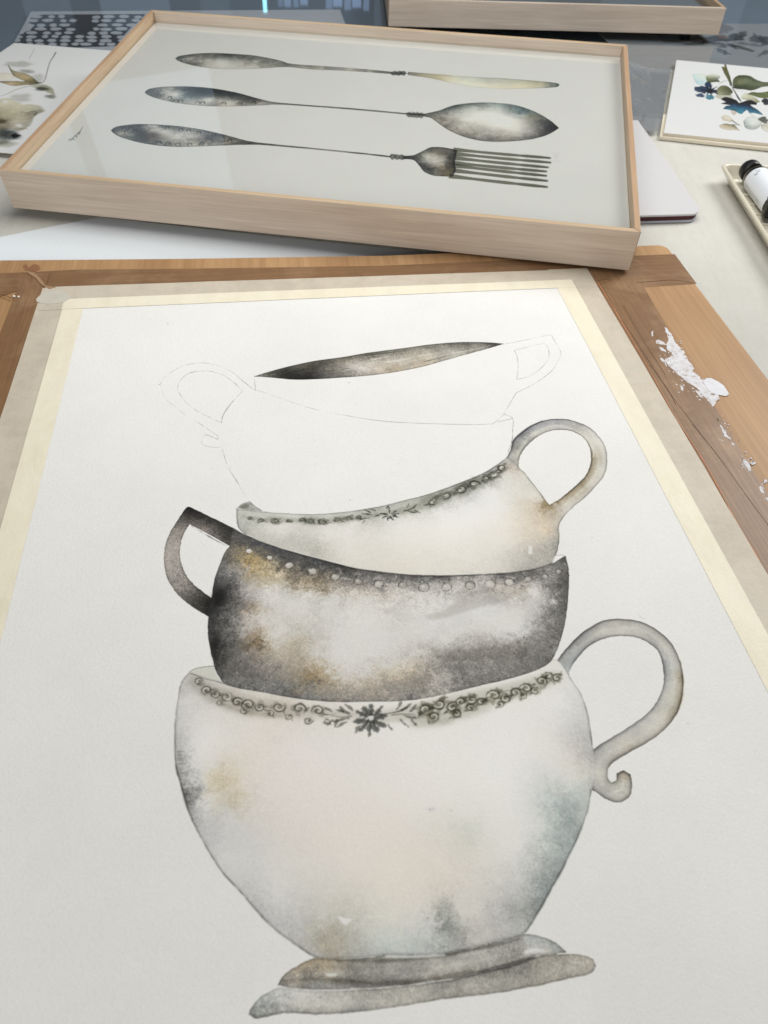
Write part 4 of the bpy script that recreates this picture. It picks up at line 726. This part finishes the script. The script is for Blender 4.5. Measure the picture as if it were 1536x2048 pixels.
    for an in range(0, 360, 40): a.line([(248+3*math.cos(R_(an)), 259+2*math.sin(R_(an))), (248+13*math.cos(R_(an)), 259+7*math.sin(R_(an)))], [3, 6, 2], (46, 46, 42), .8, .6)
    a.line(Pp("352,272 368,271 384,273"), 2, (245, 245, 238), .7, .6, 'set'); a.line(Pp("464,284 474,283"), 2, (240, 240, 232), .8, .6, 'set')
    for x in (785, 794, 803): a.blob(x, 313.5+(x-785)*.05, 5.5, 5.5, (66, 68, 62), .88, 10, .9, irr=.1)
    fk = Pp("805,311.5 826,310.5 843,303 862,294.4 888,295 914,300 912,312 909,326 911,340 905,353.5 869,351.4 849,344 838,331 826,320 805,318")
    a.fill(fk, G("812,315,50,52,50;826,315,52,56,54;838,312,76,78,70;850,303,90,92,82;866,297,96,96,86;858,312,152,150,140;872,307,120,112,92;880,303,104,98,80;880,320,164,162,152;900,303,92,88,76;906,312,56,54,46;906,325,52,50,42;900,330,74,70,58;890,330,128,120,98;896,345,100,88,60;903,350,110,96,66;880,342,120,116,100;862,335,60,60,54;872,340,56,56,50;848,328,58,60,56;845,340,76,88,88;858,347,84,98,96;838,322,70,72,68"), gran=.10, cloud=.22, gain=1.14, sat=.42, feather=3, edge=.5, warp=4, eps=4)
    for (x0, y0, x1, y1) in ((906, 299, 1101, 316), (908, 307.5, 1102, 325.2), (909, 316, 1097, 334.8), (905, 325.5, 1093.5, 343), (906, 331, 1093.5, 351.7), (907, 341, 1095.5, 361.8), (898, 352, 1095, 374)):
        a.line([(x0, y0), (x0*.5+x1*.5, y0*.5+y1*.5+.6), (x1, y1)], [30, 25, 24, 26, 14], (118, 118, 104), .95, .8, broken=.1); a.line([(x1-60, y1*1-5.3), (x1-4, y1)], [2, 7], (110, 110, 104), .5, .8)
    for p in ("1103,309 1110,306 1116,309 1108,314 1112,318", "1108,322 1122,321"): a.line(Pp(p), 1.1, (140, 140, 136), .5, .6)
    # pencilled signature, read from the left edge
    for p in ("136,283 140,277 142,282 145,274 148,279", "147,276 150,270 153,276 155,268", "152,271 157,264 158,270 161,262", "158,266 164,256 166,254", "144,278 150,280"): a.line(Pp(p), 2, (96, 100, 102), .7, .5)
    im = a.image('cutlery_painting', (.80, .79, .765))
    # local slab
    V = []; uv = []
    for zz in (z, z-.0012):
        for x, y, u_, v_ in ((-fw+e, fh-e, 0, 1), (-e, fh-e, 1, 1), (-e, e, 1, 0), (-fw+e, e, 0, 0)): V.append((x, y, zz)); uv.append((u_, v_))
    obj('cutlery_print', V, [(3, 2, 1, 0), (4, 5, 6, 7), (0, 1, 5, 4), (1, 2, 6, 5), (2, 3, 7, 6), (3, 0, 4, 7)], mats=[m_art('print_paper', im, .85, .15, 300, .0002), M_WHITECARD], fm=[0, 1, 1, 1, 1, 1], uv=uv, parent=root)
frame((0.2681, .7943, .003), rot(.0797, -.0132, -.1319), .7542, .5144, .0484,
      'pale maple frame holding the knife, spoon and fork painting, resting on the board corner', cutlery, 'pale wooden picture frames', top_mat=M_TOP, glass=M_FG)
def plain_print(root, M3, loc, fw, fh, e, z):
    prism('print', [(-fw+e, e), (-e, e), (-e, fh-e), (-fw+e, fh-e)], z-.0012, z, m_plain('dark_print', (.12, .14, .16, 1), .6), root)
aa = np.array([.618, 1.727]); bb = np.array([-.037, 1.680]); an2 = math.atan2(aa[1]-bb[1], aa[0]-bb[0])
frame((.618, 1.727, .0), rot(0, 0, an2), float(np.linalg.norm(aa-bb)), .5144, .0455,
      'pale wooden frame at the far end of the table, behind the cutlery painting', plain_print, 'pale wooden picture frames', top_mat=M_MAPLE, glass=M_FG)
# spacers under the rear frame, dark in its shadow
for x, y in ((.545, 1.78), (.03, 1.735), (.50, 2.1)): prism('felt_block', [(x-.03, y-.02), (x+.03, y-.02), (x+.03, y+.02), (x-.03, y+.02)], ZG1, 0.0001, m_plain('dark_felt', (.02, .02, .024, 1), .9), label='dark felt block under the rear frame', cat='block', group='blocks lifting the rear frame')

# ------------------------------------------------------------------ other papers, each its own picture
def rectart(pa, pb, pc, z, W, H, res, bare):
    """upper left pixel pa, a pixel pb on the top edge, a pixel pc on the left edge"""
    O = at(*pa, z); U = at(*pb, z)-O; U[2] = 0; U /= np.linalg.norm(U); V = np.array([U[1], -U[0], 0]); return Art(O, U, V, W, H, res, bare)
# lily sheet on the left
a = rectart((28.6, 85.7), (205, 100), (0, 127), -.0093, .50, .44, .0006, [(80, 182, 184, 184), (200, 180, 182, 182), (330, 178, 180, 178)])
a.line(Pp("69,97 64,107 58,118"), 1.6, (150, 152, 154), .6, .6); a.line(Pp("112,104 107,113 100,124 95,140 91,156 86,165"), [3, 2.2, 1.6, 1.4, 1.6], (84, 80, 74), .9, .6)
a.blob(36, 128, 26, 6, (190, 190, 178), .7, 0, 5); a.blob(55, 143, 14, 4, (140, 144, 136), .7, 5, 4); a.blob(75, 157, 10, 9, (165, 168, 158), .5, 0, 6)
a.fill(Pp("13,122 18,132 25,140 35,143 48,146 60,151 72,160 78,166 66,166 52,163 40,158 28,152 20,140"), G("14,125,110,106,80;22,138,126,118,86;35,148,150,140,112;48,152,146,132,98;55,158,150,134,98;66,160,110,102,66;74,164,80,78,54;30,150,120,112,80"), gran=.06, edge=.3, warp=4, eps=4)
a.fill(Pp("-12,163 10,162 30,162 50,163 70,164 86,165 70,169 50,170 30,172 18,170 5,166"), G("0,164,110,102,70;20,164,104,96,62;24,168,158,140,110;45,167,132,120,84;65,167,104,96,64;82,166,90,86,66"), gran=.06, edge=.3, warp=4, eps=4)
a.fill(Pp("-10,148 10,145 22,148 30,156 10,160 -8,158"), G("0,148,176,172,158;20,154,184,180,166"), gran=.03, edge=.2, warp=4)
a.line(Pp("86,166 70,170 50,174 30,180 14,188 -6,194"), [2, 4, 3, 2], (150, 150, 128), .7, 1.2)
a.fill(Pp("60,172 86,169 104,176 110,190 98,186 84,180"), G("70,176,150,152,136;84,178,110,114,104;100,180,142,144,124;106,188,128,128,106"), soft=1.5, gran=.06, edge=.1)
a.blob(84, 178, 13, 4, (88, 92, 84), .8, 0, 3); a.blob(100, 193, 10, 3.5, (104, 106, 96), .8, 5, 3); a.blob(40, 196, 20, 8, (186, 184, 172), .6, 0, 6)
a.fill(Pp("-10,205 10,196 40,206 60,208 80,212 90,222 70,232 60,250 40,262 20,258 -10,262"), G("0,212,158,154,130;30,215,164,158,134;60,216,160,158,136;70,228,120,118,100;50,225,150,144,118;20,235,146,140,114;0,240,110,104,80;40,245,158,154,136;10,255,120,116,98"), gran=.10, soft=2, edge=.1, warp=12)
a.blob(4, 243, 10, 6, (90, 84, 66), .8, 0, 4); a.blob(18, 270, 22, 9, (60, 66, 66), .85, 8, 5); a.blob(30, 271, 8, 4.5, (20, 22, 24), .95, 0, 2); a.blob(0, 275, 18, 16, (120, 124, 112), .75, 0, 7); a.blob(10, 288, 20, 6, (170, 168, 150), .6, 0, 4)
a.line(Pp("22,262 34,258 46,257 56,258"), 1.6, (120, 118, 104), .8, .7); a.line(Pp("55,226 66,222 74,224 68,232"), 2.6, (116, 116, 98), .7, 1.2)
for p in ((10, 203, 6, 4), (52, 206, 12, 3), (38, 251, 7, 4)): a.blob(*p, (252, 252, 250), .75, 0, 2, 'set')
slab_uv('lily_painting', a.O, a.U, a.V, a.W, a.H, .0010, m_art('lily_paper', a.image('lily', (.66, .67, .67)), .75, .2, 300, .0002), M_WHITECARD, art=a,
        label='unframed watercolour of a brown lily on white paper, left of the cutlery frame', cat='painting')
# navy pattern print under the glass
a = rectart((62, 23), (300, 21.5), (0, 87), -.0152, .62, .40, .0008, [(0, 240, 240, 240), (400, 240, 240, 240)])
NAV = Pp("62,36 86,29 290,28 284,38 262,55 248,70 236,92 150,95 100,90 15,88 35,80 22,76 44,70 36,70 60,60 70,50 58,46")
a.fill(NAV, G("80,40,16,34,60;140,40,16,34,60;180,40,6,18,22;190,60,6,18,22;230,50,18,40,78;260,40,18,36,66;100,70,20,42,72;60,75,10,22,36;150,80,6,14,16;200,85,6,16,24;240,80,14,32,54"), gran=.2, warp=10, edge=.1, soft=.8, sm=False)
g = np.random.default_rng(5); row = 0
for y in (33.5, 41.5, 50, 58, 66, 73.5, 81, 88.5):
    x = 68-(y-30)*.85+g.random()*10; row += 1
    while x < 290-(y-30)*.85:
        wv = 11+g.random()*11; inbird = (150 < x < 190 and y < 57) or (138 < x < 176 and y < 36) or (148 < x < 174 and y < 68)
        if not inbird: a.blob(x, y+g.random()*1.6-.8, wv*.60, 3.0+.6*g.random(), (238, 238, 240), .98, 0, .7, 'set', irr=.07, gran=0)
        x += wv*1.2+6
slab_uv('navy_pebble_print', a.O, a.U, a.V, a.W, a.H, .0012, m_art('navy_print_paper', a.image('navy', (.46, .47, .49)), .8, .2), M_WHITECARD, art=a,
        label='navy net of pale pebbles round a dark bird, printed, under glass back left', cat='print')
# floral print under the glass at the right
a = rectart((1180, 47), (1536, 47.5), (1060, 147), -.0152, .80, .42, .0008, [(0, 200, 200, 200), (400, 200, 200, 200)])
for x, y, rx, ry, c, al, an in ((1452, 58, 12, 10, (120, 108, 108), .5, 0), (1420, 78, 40, 6, (30, 52, 58), .85, 0), (1380, 76, 26, 5, (34, 48, 52), .7, 0), (1448, 76, 12, 6, (150, 66, 36), .85, 10), (1470, 74, 16, 8, (24, 48, 58), .9, 5), (1484, 70, 12, 6, (40, 62, 68), .8, 0),
                               (1516, 76, 15, 9, (62, 84, 92), .75, 15), (1530, 82, 12, 7, (44, 70, 80), .8, 20), (1445, 90, 26, 4, (60, 56, 56), .8, 6), (1400, 86, 30, 4, (92, 96, 98), .7, 0), (1466, 92, 10, 4, (36, 40, 48), .8, 30), (1490, 97, 20, 3.2, (78, 80, 70), .8, 14),
                               (1445, 102, 12, 4, (38, 58, 68), .85, 22), (1450, 106, 5, 3, (24, 44, 54), .9, 40), (1530, 106, 14, 5, (96, 98, 96), .6, -20), (1350, 84, 20, 3, (110, 112, 112), .5, 0), (1500, 88, 24, 3, (120, 126, 128), .6, 6)):
    a.blob(x, y, rx, ry, c, al, an, 1.8, irr=.3, gran=.3)
slab_uv('floral_print', a.O, a.U, a.V, a.W, a.H, .0012, m_art('floral_print_paper', a.image('floral', (.24, .245, .25)), .8, .2), M_WHITECARD, art=a,
        label='loose dark floral print under the glass, right of the rear frame', cat='print')

# deep mounted flower card on the right: cream backing panel and raised white panel
zc = -.0060; O = at(1319.5, 272.8, -.0105); U = at(1536, 295.5, -.0105)-O; U /= np.linalg.norm(U); V = np.array([U[1], -U[0], 0]); Vt = at(1340, 139.5, -.0105)-O; hC = float(np.linalg.norm(Vt)); V = -Vt/hC
CARD = empty('flower_card', (O[0], O[1], ZT), 'small watercolour of navy flowers and olive leaves on a cream mount, behind the tray', 'painting')
def cpr(name, W, x0, y0, x1, y1, z0, z1, mat): # local rectangle along U and -V
    q = [O+U*x-V*y for x, y in ((x0, y0), (x1, y0), (x1, y1), (x0, y1))]
    return prism(name, [p[:2] for p in q], z0, z1, mat, CARD, off=(O[0], O[1], ZT))
bev(cpr('mount_panel', 0, 0, 0, .36, hC, ZT+.0003, -.0105, m_plain('cream_mount', L(226, 218, 200), .6, .3, 200, .0002, .02)), .0008)
Oc = at(1327.7, 265.6, zc); Uc = at(1536, 286.5, zc)-Oc; Uc /= np.linalg.norm(Uc); Vt = at(1353, 120, zc)-Oc; Hc = float(np.linalg.norm(Vt)); Vc = -Vt/Hc
a = Art(Oc-Vc*Hc, Uc, Vc, .34, Hc, .0004, [(100, 196, 199, 200), (200, 190, 192, 192), (300, 188, 189, 188)])
a.fill(Pp("1384,148 1396,147 1410,149 1420,152 1416,164 1408,169 1398,170 1391,164"), G("1386,152,170,192,192;1392,164,150,182,188;1400,156,182,194,190;1412,154,184,192,180;1408,166,160,184,188"), gran=.03, edge=.25, warp=4)
a.fill(Pp("1412,152 1424,148 1436,150 1441,154 1436,158 1440,164 1430,164 1418,165 1413,160"), G("1416,156,140,146,116;1424,151,176,180,164;1434,154,166,172,160;1420,162,88,96,58;1430,162,60,68,40;1438,165,40,48,36"), gran=.04, edge=.2, warp=4)
a.line(Pp("1438,168 1446,163 1456,161"), [2.5, 5.4, 1.8], (140, 146, 128), .7, .8)
def petals(c, L_, cols, sd, n=11, wd=10):
    g = np.random.default_rng(sd)
    for k in range(n):
        an = k/n*2*math.pi+g.random()*.4; l_ = L_*(.75+.4*g.random()); q = [(c[0]+1.45*l_*t*math.cos(an), c[1]+.62*l_*t*math.sin(an)+g.random()) for t in (.05, .5, 1)]
        cc = cols[k % len(cols)]; a.line(q, [wd*.7, wd, wd*.75, 1.5], cc, .93, 1.5, 'set', broken=.2, seed=k)
petals((1420, 181), 19, [(8, 16, 36), (10, 30, 56), (8, 20, 44), (14, 52, 78)], 1)
a.blob(1407, 181, 17, 7, (22, 44, 74), .96, 12, 1.2, irr=.25); a.blob(1415, 170, 6, 7, (18, 40, 72), .95, 0, 1); a.blob(1428, 184, 16, 5, (16, 30, 58), .95, 14, 1, irr=.3); a.blob(1400, 191, 9, 4, (24, 50, 84), .9, 0, 1.2); a.blob(1419, 194, 9, 5, (36, 110, 136), .85, 20, 1.5)
a.fill(Pp("1444,110 1450,136 1453,150 1458,160 1462,172 1465,172 1460,152 1454,136 1447,112"), G("1448,134,88,84,40;1454,148,80,84,44;1460,162,72,76,48"), gran=.04, edge=.3)
a.fill(Pp("1443,133 1450,134 1453,144 1457,152 1461,162 1464,172 1461,172 1455,158 1448,146"), G("1448,138,92,90,44;1455,154,86,90,50;1462,168,80,84,60"), gran=.04, edge=.3)
a.fill(Pp("1466,160 1474,152 1485,150 1500,152 1512,159 1528,164 1545,163 1545,172 1525,174 1514,178 1502,181 1488,179 1475,178 1466,176"), G("1472,160,74,80,46;1485,156,64,74,44;1484,168,104,112,78;1500,172,62,72,46;1510,162,66,78,50;1525,170,92,102,72;1500,162,112,120,88;1475,174,44,52,32"), gran=.06, edge=.2, warp=5)
a.fill(Pp("1436,176 1444,171 1454,172 1462,178 1466,184 1460,190 1450,190 1438,190 1433,184"), G("1442,178,104,106,72;1454,176,84,88,52;1460,184,60,66,42;1445,188,130,132,104"), gran=.06, edge=.2, warp=4)
a.blob(1448, 193, 15, 6, (196, 196, 172), .9, 0, 3); a.fill(Pp("1494,188 1505,184 1520,185 1540,182 1540,196 1522,196 1508,192"), G("1500,188,98,102,62;1520,190,74,84,44;1534,188,84,94,54"), gran=.06, edge=.2)
a.line(Pp("1464,174 1470,184 1477,196 1482,203"), [3.6, 4.3, 8.1, 5.4], (36, 38, 40), .9, .7); a.line(Pp("1466,178 1480,182 1500,188"), 1.4, (110, 116, 90), .8, .6)
a.fill(Pp("1482,192 1490,187 1500,190 1512,196 1520,204 1508,206 1494,200 1484,198"), G("1486,192,176,180,158;1498,194,168,170,142;1510,202,110,108,88"), gran=.05, edge=.2, soft=.8)
a.fill(Pp("1442,198 1450,194 1462,196 1472,200 1478,206 1500,200 1514,206 1513,210 1500,209 1506,214 1516,220 1527,230 1520,229 1508,226 1500,226 1494,220 1490,222 1484,228 1478,227 1470,222 1460,220 1446,218 1452,212 1462,211 1441,207 1452,204 1444,200"),
       G("1450,198,14,18,28;1465,202,8,10,18;1445,206,14,18,30;1480,208,10,18,34;1500,206,6,8,16;1510,208,12,14,24;1470,212,28,66,96;1455,216,34,86,108;1485,216,24,84,118;1480,224,40,110,130;1500,216,20,60,92;1515,224,38,100,124;1524,229,60,110,130;1492,212,14,38,66"), gran=.08, edge=.15, warp=5, eps=4)
a.blob(1468, 224, 6, 6, (206, 188, 176), .8, 30, 1.5); a.line(Pp("1497,224 1508,233 1520,239 1532,245"), 1.4, (70, 70, 66), .8, .6)
a.fill(Pp("1442,234 1450,230 1458,232 1466,240 1462,244 1452,242 1446,240"), G("1446,234,176,168,150;1456,236,188,180,164;1462,242,170,160,140"), gran=.04, edge=.3)
a.fill(Pp("1438,251 1450,247 1462,249 1470,251 1480,262 1470,260 1455,260 1442,256"), G("1444,252,160,150,126;1458,252,150,140,112;1466,250,80,80,56;1474,258,172,162,142;1455,258,170,160,140"), gran=.05, edge=.25); a.line(Pp("1464,240 1470,245 1480,250"), [3.6, 6.1, 1.8], (50, 50, 44), .85, .7); a.line(Pp("1460,249 1470,249 1482,251"), [3.6, 6.1, 1.8], (60, 60, 48), .8, .7)
a.fill(Pp("1487,242 1496,234 1506,233 1516,236 1524,243 1520,252 1512,258 1500,259 1490,254"), G("1489,246,128,140,138;1500,240,180,184,180;1512,246,178,182,176;1500,256,140,148,144;1518,252,150,154,144;1506,248,186,190,186"), gran=.05, edge=.4)
a.blob(1528, 240, 12, 6, (56, 58, 48), .85, 10, 2); a.fill(Pp("1522,250 1532,246 1545,248 1545,268 1534,264 1524,258"), G("1526,252,160,158,140;1536,258,176,174,162"), gran=.05, edge=.35)
a.blob(1532, 204, 9, 6, (12, 16, 24), .95, 20, 1)
im = a.image('flowers', (.60, .61, .61)); V8 = []; uv = []; off = np.array([O[0], O[1], ZT])
for zz in (zc, -.0102):
    for (p, q) in ((0, 0), (a.W, 0), (a.W, a.H), (0, a.H)): P = a.O+a.U*p+a.V*q; V8.append(np.array([P[0], P[1], zz])-off); uv.append((p/a.W, 1-q/a.H))
obj('painted_panel', V8, [(3, 2, 1, 0), (4, 5, 6, 7), (0, 1, 5, 4), (1, 2, 6, 5), (2, 3, 7, 6), (3, 0, 4, 7)], mats=[m_art('flower_paper', im, .75, .2, 300, .0003), m_plain('cream_edge', L(214, 206, 190))], fm=[0, 1, 1, 1, 1, 1], uv=uv, parent=CARD)

# notebook, its corner showing right of the frame
zn = -.0040; nb = pxs([(1276, 240), (1341, 331), (1389, 403)], zn)+pxs([(1395, 411), (1398, 417), (1397, 423), (1391, 427), (1383, 428)], zn)+pxs([(1279, 431), (1130, 434), (1130, 240)], zn)
nbc = np.mean(nb, 0); NB = empty('notebook', (nbc[0], nbc[1], ZT), 'white hardback notebook with rounded corner, half under the front frame', 'notebook')
def ins(pts, k): c = np.mean(pts, 0); return [tuple(np.array(p)+(c-np.array(p))/np.linalg.norm(c-np.array(p))*k) for p in pts]
def nbp(name, pts, z0, z1, mat): return prism(name, pts, z0, z1, mat, NB, off=(nbc[0], nbc[1], ZT))
t = NT('textured_cover'); q = t.tex((1, 1, 1)); nrm = t.bump(t.noise(q, 260, 3), .0003, .6, t.bump(t.noise(t.tex((.5, 3, 1)), 18, 2, .5), .002, .4)); M_COV = t.fin((.56, .56, .575, 1), .85, nrm, .08)
bev(nbp('front_cover', nb, zn-.0028, zn, M_COV), .0009, 3); nbp('page_block', ins(nb, .0018), ZT+.0036, zn-.0029, m_plain('dark_red_page_edge', L(74, 34, 40), .6)); bev(nbp('back_cover', ins(nb, .0005), ZT+.0003, ZT+.0035, m_plain('grey_cover', L(176, 180, 192), .6)), .0008)

# crumpled clear plastic sleeve
def sleeve():
    P_ = np.array([at(x, y, -.0085)[:2] for x, y in ((1225, 126), (1345, 139), (1318, 262), (1222, 258))]); n = 46; V = []; F = []; uvn = N_BIG[200:200+n+1, 300:300+n+1]
    g = spectral(64, 64, 3.6, 9); g2 = spectral(64, 64, 2.6, 19, (1, 3))
    for j in range(n+1):
        for i in range(n+1):
            s, t_ = i/n, j/n; p = (P_[0]*(1-s)+P_[1]*s)*(1-t_)+(P_[3]*(1-s)+P_[2]*s)*t_
            z = -.0085+.0022*g[j, i]+.0006*g2[j, i]+.010*max(0, t_-.6)*abs(math.sin(s*9+t_*5)); V.append((p[0], p[1], max(z, -.0100)+.0004))
    for j in range(n):
        for i in range(n): k = j*(n+1)+i; F.append((k, k+n+1, k+n+2, k+1))
    t = NT('clear_plastic'); tr = t.n('ShaderNodeBsdfTransparent'); tr.inputs[0].default_value = (.72, .74, .76, 1); gl = t.n('ShaderNodeBsdfGlossy'); gl.inputs['Roughness'].default_value = .12; gl.inputs['Color'].default_value = (.85, .9, .95, 1)
    fr = t.n('ShaderNodeFresnel'); fr.inputs['IOR'].default_value = 1.45; df = t.n('ShaderNodeBsdfDiffuse'); df.inputs[0].default_value = (.34, .355, .37, 1); m0 = t.n('ShaderNodeMixShader'); m0.inputs[0].default_value = .55; t.l(tr.outputs[0], m0.inputs[1]); t.l(df.outputs[0], m0.inputs[2]); mx = t.n('ShaderNodeMixShader'); t.l(fr.outputs[0], mx.inputs[0]); t.l(m0.outputs[0], mx.inputs[1]); t.l(gl.outputs[0], mx.inputs[2]); t.l(mx.outputs[0], t.out.inputs['Surface'])
    o = obj('plastic_sleeve', V, F, t.m, smooth=True, label='crumpled clear plastic sleeve between the cutlery frame and the flower card', cat='sleeve')
sleeve()

# porcelain tray
TX, TY, LA, LB = .4512, 1.0965, .24, .36
TRAY = empty('paint_tray', (TX+LA/2, TY-LB/2, ZT), 'cream porcelain paint tray holding dark ink bottles, cut off by the right edge', 'paint tray')
def rr(ins_, r, z, n=6):
    x0, x1, y1, y0 = TX+ins_, TX+LA-ins_, TY-ins_, TY-LB+ins_; P_ = []
    for cx, cy_, a0 in ((x1-r, y1-r, 0), (x0+r, y1-r, 90), (x0+r, y0+r, 180), (x1-r, y0+r, 270)):
        for k in range(n+1): an = R_(a0+90*k/n); P_.append((cx+r*math.cos(an)-(TX+LA/2), cy_+r*math.sin(an)-(TY-LB/2), z-ZT))
    return P_
prof = [(.016, .006, ZT+.0002), (.013, .008, ZT+.003), (.004, .010, -.001), (.0006, .011, .0035), (.0002, .011, .0052), (.0012, .011, .0066), (.0030, .010, .0070), (.0048, .009, .0062), (.0056, .009, .0045), (.0085, .008, -.002), (.0125, .007, -.0085), (.016, .006, -.0102), (.020, .006, -.0106)]
V = []; F = []; 
for i_, r_, z_ in prof: V += rr(i_, r_, z_)
m = len(V)//len(prof)
for k in range(len(prof)-1):
    for i in range(m): j = (i+1) % m; F.append((k*m+i, k*m+j, (k+1)*m+j, (k+1)*m+i))
F.append(tuple(range((len(prof)-1)*m, len(prof)*m))); F.append(tuple(range(m))[::-1])
M_PORC = m_plain('glazed_porcelain', L(216, 210, 192), .22, .5, None, 0, .03, 30)
obj('tray_body', V, F, M_PORC, TRAY, smooth=True)
def trb(name, x0, x1, y0, y1, z0, z1, mat, bw=.001):
    o = prism(name, [(x0, y0), (x1, y0), (x1, y1), (x0, y1)], z0, z1, mat, TRAY, off=(TX+LA/2, TY-LB/2, ZT)); return bev(o, bw, 3)
for k in range(4): trb('well_ridge', TX+.0165, TX+.030, TY-.060-.004-.028*k, TY-.060-.028*k, -.0108, -.0086, M_PORC)
# ink bottle lying in the tray
def lathe_y(name, prof, mat, parent, n=28, smooth_=True):
    V = []; F = []
    for y, r in prof:
        for k in range(n): an = 2*math.pi*k/n; V.append((r*math.cos(an), -y, r*math.sin(an)))
    for j in range(len(prof)-1):
        for k in range(n): k2 = (k+1) % n; F.append((j*n+k, (j+1)*n+k, (j+1)*n+k2, j*n+k2))
    F.append(tuple(range(n))); F.append(tuple(range((len(prof)-1)*n, len(prof)*n))[::-1])
    return obj(name, V, F, mat, parent, smooth=smooth_)
M_BLK = m_plain('black_plastic', (.008, .008, .008, 1), .35, .4, None, 0, .1); M_AMB = m_plain('dark_amber_glass', (.018, .013, .006, 1), .12, .6, None, 0, .2)
class Lab(Art):
    boost = False
    def __init__(s, W, H, res):
        s.W, s.H, s.res = W, H, res; s.w = int(W/res); s.h = int(H/res); s.a = np.ones((s.h, s.w, 3), np.float32); s.bare = [(0, 255, 255, 255)]
    def tx(s, px): return np.asarray(px, float)/1000/s.res
def bottle(loc, rz, label):
    r = .0172; B = empty('ink_bottle', loc, label, 'ink bottle', 'ink bottles in the tray'); B.rotation_euler = (0, 0, rz)
    o = lathe_y('cap', [(0, .0118), (.0008, .0135), (.003, .0142), (.0145, .0145), (.0152, .0139)], M_BLK, B, 32)
    ob = lathe_y('body', [(.0150, .0105), (.019, .0105), (.0205, .0125), (.024, .0150), (.029, .0169), (.034, r), (.115, r), (.120, .0150)], M_AMB, B, 32)
    lb = Lab(.085, 2*math.pi*(r+.0003), .0002)    # label: across = along the bottle, down = round it
    W2 = lb.H*1000
    for k, (y0, ln) in enumerate(((12, 60), (14.4, 70), (16.8, 66), (19.2, 72))):
        x = 3.0
        while x < ln: wv = .5+rng.random()*2.0; lb.line([(x, y0), (x+wv, y0)], 4.0, (46, 46, 50), .9, .4, sm=False); x += wv+.7
    for (s_, x, y, h) in (('W', 5, 42, 6.5), ('D', 13, 38, 4), ('I', 17.0, 18.5, 3.2), ('N', 19.0, 18.5, 3.2), ('K', 23.6, 18.5, 3.2)):
        G_ = {'W': [(0, 0), (.25, 1), (.5, .3), (.75, 1), (1, 0)], 'D': [(0, 0), (0, 1), (.5, .9), (.75, .5), (.5, .1), (0, 0)], 'I': [(0, 0), (0, 1)], 'N': [(0, 1), (0, 0), (.7, 1), (.7, 0)], 'K': [(0, 0), (0, 1)]}[s_]
        if s_ in 'INK': continue
        lb.line([(x+p*h, y+q*h) for p, q in G_], 5, (40, 42, 46), .95, .4, sm=False)
    im = lb.image('bottle_label', (.78, .82, .88)); t = NT('paper_label'); c = t.n('ShaderNodeTexCoord'); i = t.n('ShaderNodeTexImage'); i.image = im; t.l(c.outputs['UV'], i.inputs[0]); ml = t.fin(i.outputs['Color'], .4, None, .4)
    V = []; F = []; uv = []; n = 40; a0, a1 = R_(-60), R_(240)
    for j, y in enumerate((.036, .110)):
        for k in range(n+1): an = a0+(a1-a0)*k/n; V.append(((r+.0003)*math.cos(an), -y, (r+.0003)*math.sin(an))); uv.append((j, 1-(1-k/n)))
    for k in range(n): F.append((k, k+1, n+1+k+1, n+1+k))
    obj('paper_label', V, F, ml, B, smooth=True, uv=uv); return B
bottle((.487, 1.0800, ZT+.0055+.0172), R_(2), 'dark ink bottle with white printed label and black cap in the paint tray')
bottle((.4745, .9660, ZT+.0055+.0172), R_(78), 'second dark ink bottle, only its black cap tip showing in the tray')
